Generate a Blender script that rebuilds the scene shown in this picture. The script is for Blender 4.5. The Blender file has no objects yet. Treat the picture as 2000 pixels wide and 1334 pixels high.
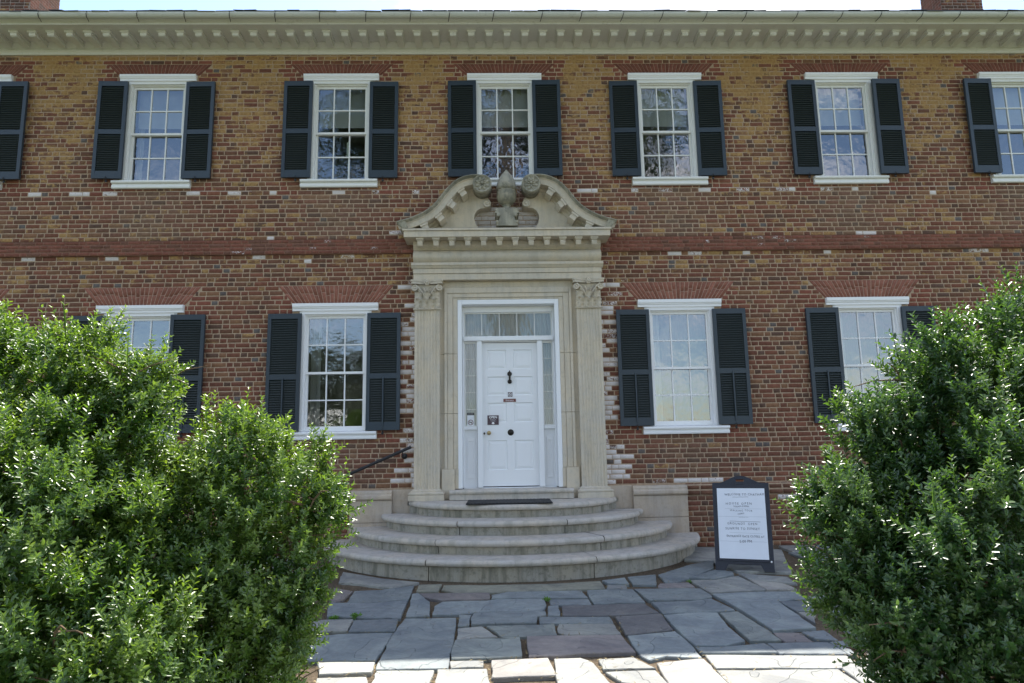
import bpy, math, random
import numpy as np
from mathutils import Vector, Matrix, Quaternion
R = math.radians
scene = bpy.context.scene
COL = scene.collection
rng = np.random.default_rng(7)
random.seed(11)

# ------------------------------------------------------------------ camera
cam_d = bpy.data.cameras.new('camera'); cam = bpy.data.objects.new('camera', cam_d); COL.objects.link(cam)
cam_d.sensor_width = 36.0; cam_d.lens = 24.0; cam_d.clip_start = 0.05; cam_d.clip_end = 2000
CR = ((0.999567, 0.026426, 0.012976), (-0.024104, 0.987676, -0.154644), (-0.016903, 0.154264, 0.987885))   # columns: right, forward, up
M = Matrix(((CR[0][0], CR[0][2], -CR[0][1], -0.233), (CR[1][0], CR[1][2], -CR[1][1], -10.8), (CR[2][0], CR[2][2], -CR[2][1], 1.5025), (0, 0, 0, 1)))
cam.matrix_world = M
scene.camera = cam

# ------------------------------------------------------------------ sky, sun, exposure
SUN_EL, SUN_AZ = 62.0, 14.0
world = bpy.data.worlds.new('World'); scene.world = world; world.use_nodes = True
wn = world.node_tree; wn.nodes.clear()
def wnode(t, **k):
    n = wn.nodes.new(t)
    for a, b in k.items(): setattr(n, a, b)
    return n
sky = wnode('ShaderNodeTexSky', sky_type='NISHITA'); sky.sun_disc = False
sky.sun_elevation = R(SUN_EL); sky.sun_rotation = R(SUN_AZ); sky.altitude = 50; sky.dust_density = 0.7; sky.air_density = 1.0
tc = wnode('ShaderNodeTexCoord'); mp = wnode('ShaderNodeMapping'); mp.inputs['Scale'].default_value = (1.0, 1.0, 2.4); mp.inputs['Location'].default_value = (0.35, 0.2, 0.0)
cn = wnode('ShaderNodeTexNoise'); cn.inputs['Scale'].default_value = 2.6; cn.inputs['Detail'].default_value = 8; cn.inputs['Roughness'].default_value = 0.58
cr = wnode('ShaderNodeValToRGB'); cr.color_ramp.elements[0].position = 0.48; cr.color_ramp.elements[1].position = 0.76
cmx = wnode('ShaderNodeMixRGB'); cmx.inputs['Color2'].default_value = (8.6, 8.3, 8.4, 1)
bg = wnode('ShaderNodeBackground'); bg.inputs['Strength'].default_value = 0.13
wo = wnode('ShaderNodeOutputWorld')
wn.links.new(tc.outputs['Generated'], mp.inputs['Vector']); wn.links.new(mp.outputs['Vector'], cn.inputs['Vector'])
wn.links.new(cn.outputs['Fac'], cr.inputs['Fac']); wn.links.new(cr.outputs['Color'], cmx.inputs['Fac'])
wn.links.new(sky.outputs['Color'], cmx.inputs['Color1']); wn.links.new(cmx.outputs['Color'], bg.inputs['Color']); wn.links.new(bg.outputs['Background'], wo.inputs['Surface'])
sl = bpy.data.lights.new('sun', 'SUN'); sl.energy = 4.2; sl.angle = R(0.53); sl.color = (1.0, 0.95, 0.87)
so = bpy.data.objects.new('sun', sl); COL.objects.link(so)
sd = Vector((math.sin(R(SUN_AZ)) * math.cos(R(SUN_EL)), math.cos(R(SUN_AZ)) * math.cos(R(SUN_EL)), math.sin(R(SUN_EL))))
so.rotation_euler = sd.to_track_quat('Z', 'Y').to_euler()
scene.view_settings.view_transform = 'Standard'; scene.view_settings.look = 'None'
scene.view_settings.exposure = 1.40; scene.view_settings.gamma = 1.0
scene.cycles.max_bounces = 8; scene.cycles.transparent_max_bounces = 12

# ------------------------------------------------------------------ materials
class NT:
    def __init__(s, name):
        s.m = bpy.data.materials.new(name); s.m.use_nodes = True; s.t = s.m.node_tree; s.t.nodes.clear()
        s.out = s.n('ShaderNodeOutputMaterial')
    def n(s, t, ins=None, **k):
        x = s.t.nodes.new(t)
        for a, b in k.items(): setattr(x, a, b)
        for a, b in (ins or {}).items():
            if isinstance(b, bpy.types.NodeSocket): s.t.links.new(b, x.inputs[a])
            else: x.inputs[a].default_value = b
        return x
    def link(s, a, b): s.t.links.new(a, b)
    def pos(s): return s.n('ShaderNodeNewGeometry').outputs['Position']
    def obj(s): return s.n('ShaderNodeTexCoord').outputs['Object']
    def noise(s, vec, scale, detail=4, rough=.55, dist=0.0, stretch=None):
        if stretch:
            vec = s.n('ShaderNodeMapping', {'Vector': vec, 'Scale': stretch}).outputs[0]
        return s.n('ShaderNodeTexNoise', {'Vector': vec, 'Scale': scale, 'Detail': detail, 'Roughness': rough, 'Distortion': dist}).outputs['Fac']
    def ramp(s, fac, a, b, v0=0.0, v1=1.0):
        return s.n('ShaderNodeMapRange', {'Value': fac, 'From Min': a, 'From Max': b, 'To Min': v0, 'To Max': v1}, interpolation_type='SMOOTHSTEP').outputs[0]
    def math(s, op, a, b=0.0):
        return s.n('ShaderNodeMath', {0: a, 1: b}, operation=op).outputs[0]
    def mix(s, fac, a, b, mode='MIX'):
        return s.n('ShaderNodeMixRGB', {'Fac': fac, 'Color1': a, 'Color2': b}, blend_type=mode).outputs[0]
    def bump(s, h, strength=.3, dist=.01):
        return s.n('ShaderNodeBump', {'Height': h, 'Strength': strength, 'Distance': dist}).outputs[0]
    def pbr(s, col, rough=.8, normal=None, metal=0.0, spec=.5):
        p = s.n('ShaderNodeBsdfPrincipled', {'Base Color': col, 'Roughness': rough, 'Metallic': metal, 'Specular IOR Level': spec})
        if normal is not None: s.link(normal, p.inputs['Normal'])
        return p
    def end(s, sh): s.link(sh.outputs[0], s.out.inputs['Surface']); return s.m
def c4(r, g, b): return (r, g, b, 1.0)

def m_brick():
    t = NT('old_brick'); P = t.pos()
    bc = t.n('ShaderNodeAttribute', attribute_name='bcol').outputs['Color']
    mk = t.n('ShaderNodeSeparateColor', {'Color': t.n('ShaderNodeAttribute', attribute_name='bmask').outputs['Color']})
    och, wht = mk.outputs[0], mk.outputs[1]
    nl = t.noise(P, 1.5, 3, .5); nm = t.noise(P, 7.0, 5, .65, stretch=(.6, 1, 1.2)); nf = t.noise(P, 55.0, 4, .7)
    mot = t.noise(P, 22.0, 5, .7)
    bc = t.mix(.22, bc, c4(.175, .085, .055))
    col = t.mix(t.ramp(mot, .35, .7, 0, .55), bc, t.mix(1.0, bc, c4(.52, .46, .46), 'MULTIPLY'))
    col = t.mix(t.ramp(nf, .5, .75, 0, .35), col, t.mix(1.0, col, c4(1.45, 1.4, 1.3), 'MULTIPLY'))
    # worn ochre wash left on the face
    s = t.math('ADD', t.math('ADD', t.math('MULTIPLY', nl, .45), t.math('MULTIPLY', nm, .85)), t.math('MULTIPLY', mot, .45))
    s = t.math('ADD', s, och)
    om = t.ramp(s, 1.17, 1.34)
    oc = t.mix(t.ramp(mot, .3, .7), c4(.30, .175, .062), c4(.43, .275, .115))
    col = t.mix(t.math('MULTIPLY', om, .86), col, oc)
    # limewash
    w = t.ramp(t.math('ADD', t.math('ADD', t.math('MULTIPLY', mot, .7), t.math('MULTIPLY', nf, .5)), t.math('MULTIPLY', wht, 1.0)), 1.22, 1.34)
    col = t.mix(w, col, t.mix(nf, c4(.52, .46, .43), c4(.72, .68, .66)))
    h = t.math('ADD', t.math('MULTIPLY', nf, .6), mot)
    return t.end(t.pbr(col, .9, t.bump(h, .55, .006), spec=.25))

def m_stone(name, base, dark, amt=.5, streak=True, lichen=0.0, bscale=60, warm=.5):
    t = NT(name); P = t.pos()
    n1 = t.noise(P, 2.3, 6, .65); n2 = t.noise(P, 14, 6, .7); n3 = t.noise(P, bscale * 2, 3, .6)
    st = t.noise(P, 9.0, 5, .65, stretch=(1.0, 1.0, .14))
    col = t.mix(t.ramp(n1, .35, .65), base, c4(base[0] * 1.12, base[1] * 1.06, base[2] * (1.06 - .2 * warm)))
    if streak: col = t.mix(t.ramp(st, .44, .68, 0, amt), col, dark)
    col = t.mix(t.ramp(n2, .49, .68, 0, amt * .8), col, dark)
    col = t.mix(t.ramp(n3, .3, .8, 0, .25), col, c4(base[0] * .6, base[1] * .6, base[2] * .6))
    if lichen: col = t.mix(t.ramp(t.math('ADD', n1, t.math('MULTIPLY', n2, .4)), .62, .86, 0, lichen), col, c4(.12, .125, .10))
    h = t.math('ADD', n3, t.math('MULTIPLY', n2, 1.5))
    return t.end(t.pbr(col, .85, t.bump(h, .25, .004), spec=.3))

def m_paint(name, base, dirt=.25, rough=.45, dcol=(.30, .27, .2), scale=9, fade=0.0):
    t = NT(name); P = t.pos()
    n = t.noise(P, scale, 7, .7); st = t.noise(P, 14, 5, .7, stretch=(1, 1, .15)); f = t.noise(P, 90, 3, .6)
    col = t.mix(t.ramp(n, .55, .8, 0, dirt), c4(*base), c4(*dcol))
    col = t.mix(t.ramp(st, .55, .8, 0, dirt * .7), col, c4(*dcol))
    if fade: col = t.mix(t.math('MULTIPLY', t.n('ShaderNodeObjectInfo').outputs['Random'], fade), col, c4(*[x * 1.7 for x in base]))
    return t.end(t.pbr(col, rough, t.bump(f, .12, .002), spec=.4))

def m_plain(name, col, rough=.5, metal=0.0, spec=.5, n=.15, scale=30):
    t = NT(name); P = t.pos()
    k = t.noise(P, scale, 4, .6)
    cc = t.mix(t.ramp(k, .3, .75, 0, 1), c4(*[x * (1 - n) for x in col]), c4(*[min(1, x * (1 + n)) for x in col]))
    return t.end(t.pbr(cc, rough, t.bump(k, .05, .002), metal, spec))

def m_glass(name='old_window_glass', refl=.13):
    t = NT(name); P = t.pos()
    w = t.noise(P, 5.0, 2, .5); w2 = t.noise(P, 22.0, 2, .5)
    nb = t.bump(t.math('ADD', w, t.math('MULTIPLY', w2, .12)), .18, .02)
    fr = t.n('ShaderNodeFresnel', {'IOR': 1.52}).outputs[0]
    fac = t.n('ShaderNodeMath', {0: t.math('ADD', t.math('MULTIPLY', fr, 1.5), refl), 1: 0.9}, operation='MINIMUM').outputs[0]
    g = t.n('ShaderNodeBsdfGlossy', {'Color': c4(.95, .97, 1), 'Roughness': .015, 'Normal': nb})
    tr = t.n('ShaderNodeBsdfTransparent', {'Color': c4(.86, .9, .88)})
    mx = t.n('ShaderNodeMixShader', {0: fac, 1: tr.outputs[0], 2: g.outputs[0]})
    return t.end(mx)

def m_cloth(name, col):
    t = NT(name); P = t.pos()
    k = t.noise(P, 60, 3, .6)
    cc = t.mix(k, c4(*[x * .85 for x in col]), c4(*col))
    d = t.n('ShaderNodeBsdfDiffuse', {'Color': cc}); tl = t.n('ShaderNodeBsdfTranslucent', {'Color': cc})
    return t.end(t.n('ShaderNodeMixShader', {0: .3, 1: d.outputs[0], 2: tl.outputs[0]}))

def m_slate():
    t = NT('flagstone_slate'); P = t.pos()
    sc = t.n('ShaderNodeAttribute', attribute_name='scol').outputs['Color']
    n1 = t.noise(P, 2.6, 7, .68, dist=.6); n2 = t.noise(P, 18, 6, .7); n3 = t.noise(P, 130, 3, .6)
    lay = t.noise(P, 1.7, 2.5, .5, dist=.5)
    q = t.n('ShaderNodeMath', {0: t.math('MULTIPLY', lay, 7.0)}, operation='FLOOR').outputs[0]
    fr = t.math('SUBTRACT', t.math('MULTIPLY', lay, 7.0), q)
    stepc = t.math('ADD', q, t.ramp(fr, .0, .05))
    col = t.mix(t.ramp(n1, .3, .72), t.mix(1.0, sc, c4(.72, .72, .76), 'MULTIPLY'), t.mix(1.0, sc, c4(1.28, 1.25, 1.18), 'MULTIPLY'))
    col = t.mix(t.ramp(n2, .5, .8, 0, .5), col, c4(.26, .23, .20))
    col = t.mix(t.ramp(n3, .62, .8, 0, .35), col, c4(.42, .41, .38))
    edge = t.math('MULTIPLY', t.ramp(fr, .0, .035, 1, 0), t.ramp(n1, .42, .6))
    col = t.mix(t.math('MULTIPLY', edge, .7), col, t.mix(1.0, col, c4(.4, .4, .42), 'MULTIPLY'))
    col = t.mix(t.ramp(t.math('FRACT', t.math('MULTIPLY', q, .618)), .2, .9, 0, .4), col, t.mix(1.0, col, c4(1.25, 1.2, 1.15), 'MULTIPLY'))
    h = t.math('ADD', t.math('ADD', t.math('MULTIPLY', stepc, 1.2), t.math('MULTIPLY', n2, .7)), t.math('MULTIPLY', n3, .2))
    return t.end(t.pbr(col, t.ramp(n2, .3, .7, .5, .78), t.bump(h, .9, .009), spec=.4))

def m_soil(name, a, b, scale=40):
    t = NT(name); P = t.pos()
    n = t.noise(P, scale, 6, .75); n2 = t.noise(P, scale * 5, 3, .6); n0 = t.noise(P, 1.2, 4, .6)
    col = t.mix(t.ramp(n, .35, .65), c4(*a), c4(*b))
    col = t.mix(t.ramp(n2, .55, .75, 0, .6), col, c4(b[0] * 1.5, b[1] * 1.35, b[2] * 1.2))
    col = t.mix(t.ramp(n0, .4, .7, 0, .4), col, c4(a[0] * .7, a[1] * .7, a[2] * .7))
    return t.end(t.pbr(col, .95, t.bump(t.math('ADD', n, n2), .9, .02), spec=.2))

def m_leaf(name, dark, mid, light, trans, rough=.34, tf=.34):
    t = NT(name)
    at = t.n('ShaderNodeSeparateColor', {'Color': t.n('ShaderNodeAttribute', attribute_name='lrnd').outputs['Color']})
    r, y = at.outputs[0], at.outputs[1]
    col = t.mix(r, c4(*dark), c4(*mid)); col = t.mix(y, col, c4(*light))
    tcol = t.mix(y, c4(*trans), c4(min(1, trans[0] * 1.7), min(1, trans[1] * 1.25), trans[2]))
    p = t.pbr(col, rough, spec=.75)
    tl = t.n('ShaderNodeBsdfTranslucent', {'Color': tcol})
    return t.end(t.n('ShaderNodeMixShader', {0: tf, 1: p.outputs[0], 2: tl.outputs[0]}))

def m_bark(name, a, b):
    t = NT(name); P = t.pos()
    n = t.noise(P, 9, 6, .7, stretch=(1, 1, .25)); n2 = t.noise(P, 50, 4, .6)
    return t.end(t.pbr(t.mix(t.ramp(n, .35, .65), c4(*a), c4(*b)), .9, t.bump(t.math('ADD', n, n2), .8, .02), spec=.2))

MAT = {}
MAT['brick'] = m_brick()
MAT['stone'] = m_stone('carved_limestone', c4(.55, .50, .415), c4(.35, .315, .25), .38)
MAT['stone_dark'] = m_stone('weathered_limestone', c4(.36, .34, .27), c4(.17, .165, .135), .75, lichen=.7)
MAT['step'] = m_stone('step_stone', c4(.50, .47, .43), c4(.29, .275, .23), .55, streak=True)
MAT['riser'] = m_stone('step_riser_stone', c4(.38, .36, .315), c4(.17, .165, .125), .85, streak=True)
MAT['plinth'] = m_stone('plinth_stone', c4(.46, .40, .335), c4(.31, .24, .17), .4)
MAT['white'] = m_paint('white_paint', (.80, .80, .80), .12)
MAT['door'] = m_paint('door_paint', (.78, .79, .80), .06, .4, scale=5)
MAT['sashpaint'] = m_paint('sash_paint', (.74, .74, .71), .3)
MAT['cornice'] = m_paint('cornice_paint', (.66, .65, .60), .42, .6, (.26, .24, .18))
MAT['gutter'] = m_paint('gutter_paint', (.56, .57, .52), .4, .5, (.22, .21, .17), 5)
MAT['shutter'] = m_paint('shutter_paint', (.023, .035, .047), .08, .42, (.05, .05, .05), 9, .55)
MAT['louver'] = m_plain('louver_paint', (.025, .034, .033), .5)
MAT['iron'] = m_plain('black_iron', (.012, .012, .014), .5)
MAT['bronze'] = m_plain('dark_bronze', (.035, .03, .024), .4, .7)
MAT['brass'] = m_plain('aged_brass', (.38, .29, .14), .35, .9)
MAT['glass'] = m_glass(); MAT['glassdoor'] = m_glass('door_light_glass', .0)
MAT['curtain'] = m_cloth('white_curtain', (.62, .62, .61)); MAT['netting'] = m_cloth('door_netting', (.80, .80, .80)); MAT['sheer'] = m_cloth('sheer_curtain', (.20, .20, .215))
MAT['blind'] = m_cloth('cream_blind', (.66, .68, .52))
MAT['blindw'] = m_cloth('white_blind', (.78, .80, .82))
MAT['roof'] = m_plain('slate_shingle', (.045, .047, .05), .7, n=.4, scale=6)
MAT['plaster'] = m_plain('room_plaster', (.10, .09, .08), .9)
MAT['slate'] = m_slate()
MAT['soil'] = m_soil('joint_soil', (.10, .08, .055), (.24, .18, .12))
MAT['lawn'] = m_soil('lawn_ground', (.06, .078, .03), (.10, .115, .05), 12)
MAT['mat'] = m_plain('rubber_mat', (.012, .013, .015), .7, n=.5, scale=160)
MAT['plastic'] = m_plain('navy_plastic', (.02, .022, .032), .45)
MAT['board'] = m_plain('whiteboard', (.74, .77, .82), .25, n=.03, scale=4)
MAT['ink'] = m_plain('marker_ink', (.07, .075, .10), .6)
MAT['inkl'] = m_plain('faint_ink', (.28, .31, .34), .6)
MAT['signbrown'] = m_plain('sign_brown', (.06, .03, .042), .4)
MAT['signred'] = m_plain('sign_red_brown', (.16, .05, .04), .4)
MAT['signwhite'] = m_plain('sign_white', (.8, .8, .8), .5, n=.02)
MAT['candle'] = m_plain('candle_white', (.75, .82, .74), .5, n=.05)
MAT['leafA'] = m_leaf('boxwood_leaf', (.020, .058, .015), (.050, .120, .023), (.165, .24, .05), (.20, .40, .03), .35, .30)
MAT['leafC'] = m_leaf('boxwood_leaf_deep', (.014, .046, .016), (.036, .092, .026), (.12, .19, .05), (.14, .32, .032), .35, .25)
MAT['leafT'] = m_leaf('tree_leaf', (.03, .045, .022), (.06, .08, .04), (.10, .12, .06), (.10, .16, .05), .4, .3)
MAT['twig'] = m_bark('shrub_twig', (.13, .085, .05), (.24, .17, .11))
MAT['bark'] = m_bark('tree_bark', (.16, .12, .09), (.30, .24, .19))
MAT['weed'] = m_leaf('weed_leaf', (.06, .16, .02), (.09, .22, .03), (.15, .28, .04), (.2, .45, .04))
MAT['dryleaf'] = m_plain('dry_leaf', (.26, .20, .09), .8, n=.5)

# ------------------------------------------------------------------ mesh builder
class MB:
    def __init__(s): s.v = []; s.f = []; s.m = []; s.sm = []
    def add(s, vs, fs, mat=0, smooth=False):
        o = len(s.v); s.v.extend(vs)
        for f in fs: s.f.append(tuple(i + o for i in f)); s.m.append(mat); s.sm.append(smooth)
    def box(s, x0, x1, y0, y1, z0, z1, mat=0):
        vs = [(x0, y0, z0), (x1, y0, z0), (x1, y1, z0), (x0, y1, z0), (x0, y0, z1), (x1, y0, z1), (x1, y1, z1), (x0, y1, z1)]
        s.add(vs, [(0, 3, 2, 1), (4, 5, 6, 7), (0, 1, 5, 4), (1, 2, 6, 5), (2, 3, 7, 6), (3, 0, 4, 7)], mat)
    def prism(s, poly, axis, a0, a1, mat=0, smooth=False):
        """polygon (2-D) extruded along axis: x -> (y,z), y -> (x,z), z -> (x,y)"""
        n = len(poly)
        def P(p, a): return (a, p[0], p[1]) if axis == 'x' else ((p[0], a, p[1]) if axis == 'y' else (p[0], p[1], a))
        vs = [P(p, a0) for p in poly] + [P(p, a1) for p in poly]
        A = sum(poly[i][0] * poly[(i + 1) % n][1] - poly[(i + 1) % n][0] * poly[i][1] for i in range(n))
        side = [(i, (i + 1) % n, n + (i + 1) % n, n + i) for i in range(n)]
        c0, c1 = tuple(range(n - 1, -1, -1)), tuple(range(n, 2 * n))
        flip = (A < 0) != (axis == 'y')
        if flip: side = [q[::-1] for q in side]; c0 = c0[::-1]; c1 = c1[::-1]
        s.add(vs, side, mat, smooth); s.add(vs, [c0, c1], mat)
    def lathe(s, prof, c, n=24, axis='z', mat=0, smooth=True, sx=1.0, mod=None):
        vs = []; k = len(prof)
        for i in range(n):
            a = 2 * math.pi * i / n
            for (r, h) in prof:
                rr = r * (mod(a, h) if mod else 1.0)
                p = (rr * math.cos(a) * sx, rr * math.sin(a), h)
                if axis == 'y': p = (p[0], -h, p[1])     # h points to the viewer
                if axis == 'x': p = (h, p[0], p[1])
                vs.append((c[0] + p[0], c[1] + p[1], c[2] + p[2]))
        fs = []
        for i in range(n):
            j = (i + 1) % n
            for q in range(k - 1): fs.append((i * k + q, j * k + q, j * k + q + 1, i * k + q + 1))
        s.add(vs, fs, mat, smooth)
        s.add([vs[i * k] for i in range(n)], [tuple(range(n - 1, -1, -1))], mat); s.add([vs[i * k + k - 1] for i in range(n)], [tuple(range(n))], mat)
    def tube(s, pts, rad, n=8, mat=0, smooth=True):
        pts = [Vector(p) for p in pts]; vs = []; fs = []
        for i, p in enumerate(pts):
            d = (pts[min(i + 1, len(pts) - 1)] - pts[max(i - 1, 0)]).normalized()
            u = d.cross(Vector((0, 0, 1)) if abs(d.z) < .9 else Vector((1, 0, 0))).normalized(); w = d.cross(u)
            r = rad[i] if isinstance(rad, (list, tuple)) else rad
            for j in range(n):
                a = 2 * math.pi * j / n; q = p + (u * math.cos(a) + w * math.sin(a)) * r; vs.append(tuple(q))
        for i in range(len(pts) - 1):
            for j in range(n):
                k = (j + 1) % n; fs.append((i * n + j, i * n + k, (i + 1) * n + k, (i + 1) * n + j))
        s.add(vs, fs, mat, smooth)
        s.add(vs[:n], [tuple(range(n - 1, -1, -1))], mat); s.add(vs[-n:], [tuple(range(n))], mat)
    def ball(s, c, r, n=12, mat=0, sq=(1, 1, 1)):
        k = 8; vs = []; fs = []
        for i in range(1, k):
            t = math.pi * i / k
            for j in range(n):
                a = 2 * math.pi * j / n
                vs.append((c[0] + r * sq[0] * math.sin(t) * math.cos(a), c[1] + r * sq[1] * math.sin(t) * math.sin(a), c[2] + r * sq[2] * math.cos(t)))
        vs += [(c[0], c[1], c[2] + r * sq[2]), (c[0], c[1], c[2] - r * sq[2])]; T = len(vs) - 2
        for i in range(k - 2):
            for j in range(n): q = (j + 1) % n; fs.append((i * n + j, (i + 1) * n + j, (i + 1) * n + q, i * n + q))
        for j in range(n): q = (j + 1) % n; fs.append((T, j, q)); fs.append((T + 1, (k - 2) * n + q, (k - 2) * n + j))
        s.add(vs, fs, mat, True)
    def move(s, fn): s.v = [tuple(fn(Vector(p))) for p in s.v]; return s
    def build(s, name, mats, parent=None, loc=(0, 0, 0), bevel=0.0, seg=2, weld=False):
        me = bpy.data.meshes.new(name); me.from_pydata(s.v, [], s.f); me.update()
        for m in (mats if isinstance(mats, (list, tuple)) else [mats]): me.materials.append(MAT[m] if isinstance(m, str) else m)
        me.polygons.foreach_set('material_index', s.m); me.polygons.foreach_set('use_smooth', s.sm)
        o = bpy.data.objects.new(name, me); COL.objects.link(o); o.location = loc
        if parent is not None: o.parent = parent
        if bevel:
            b = o.modifiers.new('bevel', 'BEVEL'); b.width = bevel; b.segments = seg; b.limit_method = 'ANGLE'; b.angle_limit = R(40)
        return o
def empty(name, loc=(0, 0, 0), parent=None):
    o = bpy.data.objects.new(name, None); COL.objects.link(o); o.location = loc; o.empty_display_size = .2
    if parent is not None: o.parent = parent
    return o
def tag(o, label=None, cat=None, group=None, kind=None):
    if label: o['label'] = label
    if cat: o['category'] = cat
    if group: o['group'] = group
    if kind: o['kind'] = kind
    return o
def copy_tree(o, parent):
    c = o.copy(); COL.objects.link(c); c.parent = parent
    for ch in list(o.children): copy_tree(ch, c)
    return c
def numpy_mesh(name, verts, quads, mats, parent=None, attrs=None, smooth=False):
    me = bpy.data.meshes.new(name)
    nv, nf = len(verts), len(quads); k = quads.shape[1]
    me.vertices.add(nv); me.vertices.foreach_set('co', np.ascontiguousarray(verts, dtype=np.float32).ravel())
    me.loops.add(nf * k); me.loops.foreach_set('vertex_index', np.ascontiguousarray(quads, dtype=np.int32).ravel())
    me.polygons.add(nf); me.polygons.foreach_set('loop_start', np.arange(0, nf * k, k, dtype=np.int32))
    if smooth: me.polygons.foreach_set('use_smooth', np.ones(nf, dtype=bool))
    for a, arr in (attrs or {}).items():
        at = me.attributes.new(a, 'FLOAT_COLOR', 'POINT'); at.data.foreach_set('color', np.ascontiguousarray(arr, dtype=np.float32).ravel())
    me.update(calc_edges=True); me.validate()
    for m in mats: me.materials.append(MAT[m])
    o = bpy.data.objects.new(name, me); COL.objects.link(o)
    if parent is not None: o.parent = parent
    return o
# ------------------------------------------------------------------ the house
house = tag(empty('brick_house'), 'long two storey brick house with carved stone doorway and dark shutters', 'house')
UPX = [-8.84, -5.80, -2.75, 0.0, 2.74, 5.80, 8.84]
LOX = [-8.84, -5.84, -2.76, 2.78, 5.87, 8.84]
HX = 12.6; EAVE = 8.16
HOLES = [(x - .5, x + .5, 5.90, 7.68) for x in UPX] + [(x - .54, x + .54, 1.78, 3.72) for x in LOX] + [(-.80, .80, .80, 3.85)]
COVER = [(x - .63, x + .63, 5.79, 7.79) for x in UPX] + [(x - .68, x + .68, 1.68, 3.84) for x in LOX] + [(-1.06, 1.06, .0, 4.45), (-13, 13, 4.66, 4.90),
        (-2.46, 2.72, -.4, .90), (-.60, .60, 4.2, 4.9)]
ARCH = [(x, 3.845, 4.14, .69, .93) for x in LOX] + [(x, 7.79, 7.995, .67, .87) for x in UPX]
WHITE_AT = [(-7.62, 5.71), (-6.92, 5.7), (-6.41, 5.7), (-5.17, 5.7), (-4.46, 5.7), (-3.86, 5.71), (-2.69, 5.7), (-2.14, 5.71), (-1.47, 5.7), (1.42, 5.72), (2.11, 5.72), (2.62, 5.72), (3.34, 5.72), (3.92, 5.72), (4.74, 5.7), (5.3, 5.72), (5.87, 5.71), (7.18, 5.66), (-7.67, 4.61), (-7.05, 4.7), (-6.35, 4.61), (-3.93, 4.63), (-3.19, 4.54), (-2.68, 4.61), (2.78, 4.60), (3.93, 4.63), (3.03, 4.64), (5.27, 4.63), (7.76, 4.63), (7.9, 4.63), (2.34, 0.94), (2.78, 0.94), (3.1, 0.93), (-3.85, 4.93), (5.92, 4.93)]
PAL = dict(red=(.21, .084, .052), red2=(.17, .067, .044), brown=(.155, .076, .047), dark=(.105, .066, .049), blue=(.115, .118, .115), tan=(.235, .125, .068), grey=(.19, .15, .125))
def brick_colour(x, z, header, jit=True):
    r = random.random()
    if header: k = 'dark' if r < .17 else 'blue' if r < .23 else 'brown' if r < .52 else 'red2' if r < .86 else 'tan'
    else: k = 'red' if r < .32 else 'red2' if r < .55 else 'brown' if r < .78 else 'dark' if r < .84 else 'tan'
    c = np.array(PAL[k])
    # fresher red bricks set beside the window heads and sills
    for wx, zt, zb, hw in [(w, 3.95, 1.6, .9) for w in LOX] + [(w, 8.05, 5.7, .85) for w in UPX]:
        d = abs(x - wx)
        if hw - .25 < d < hw + .13 and (zt - .40 < z < zt + .02 or zb - .02 < z < zb + .24) and random.random() < .8: c = np.array((.23, .078, .052)); k = 'fresh'
    # washed-out runs below the sills
    f = max([max(0, 1 - abs(x - w) / 1.0) * .7 for w in UPX if 4.92 < z < 5.72] + [max(0, 1 - abs(x - w) / 1.0) * .5 for w in LOX if .9 < z < 1.66] + [0])
    if k != 'fresh' and f: c = c * (1 - f * .6) + np.array((.235, .185, .13)) * f * .6
    return c * random.uniform(.82, 1.18), k
def ochre(x, z):
    zs = [0, 2.0, 3.6, 4.2, 4.6, 4.95, 5.4, 5.75, 6.3, 6.8, 7.3, 7.8, 8.2]
    os = [.0, .02, .07, .20, .30, .23, .21, .17, .24, .31, .37, .44, .45]
    b = float(np.interp(z, zs, os))
    if z > 5.7:                       # thicker between the upper windows, thin just below them
        d = min(abs(x - w) for w in UPX)
        b += .06 * min(1, max(0, d - .95) / .4)
        if 7.78 < z < 8.05 and d < .95: b -= .45
    if 4.95 < z < 5.75 and min(abs(x - w) for w in UPX) < .7: b -= .1
    return b
class Bricks:
    def __init__(s): s.v = []; s.q = []; s.c = []; s.k = []
    def slab(s, pts, y0, y1, col, mask, cham=.004):
        """pts: four (x,z) corners counter-clockwise seen from the front"""
        o = len(s.v); cx = sum(p[0] for p in pts) / 4; cz = sum(p[1] for p in pts) / 4
        for p in pts: s.v.append((p[0], y0, p[1]))
        for p in pts: s.v.append((p[0] - math.copysign(cham, p[0] - cx), y1, p[1] - math.copysign(cham, p[1] - cz)))
        s.q.append((o + 4, o + 5, o + 6, o + 7))
        for i in range(4): j = (i + 1) % 4; s.q.append((o + i, o + j, o + 4 + j, o + 4 + i))
        s.c += [(*col, 1)] * 8; s.k += [(*mask, 1)] * 8
    def quad(s, pts3, col, mask):
        o = len(s.v); s.v += pts3; s.q.append((o, o + 1, o + 2, o + 3)); s.c += [(*col, 1)] * 4; s.k += [(*mask, 1)] * 4
    def build(s, name, parent, loc=(0, 0, 0), rotz=0):
        o = numpy_mesh(name, np.array(s.v), np.array(s.q), ['brick'], parent, {'bcol': np.array(s.c), 'bmask': np.array(s.k)})
        o.location = loc; o.rotation_euler = (0, 0, rotz); return o
MORT = (.50, .385, .265)
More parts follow.
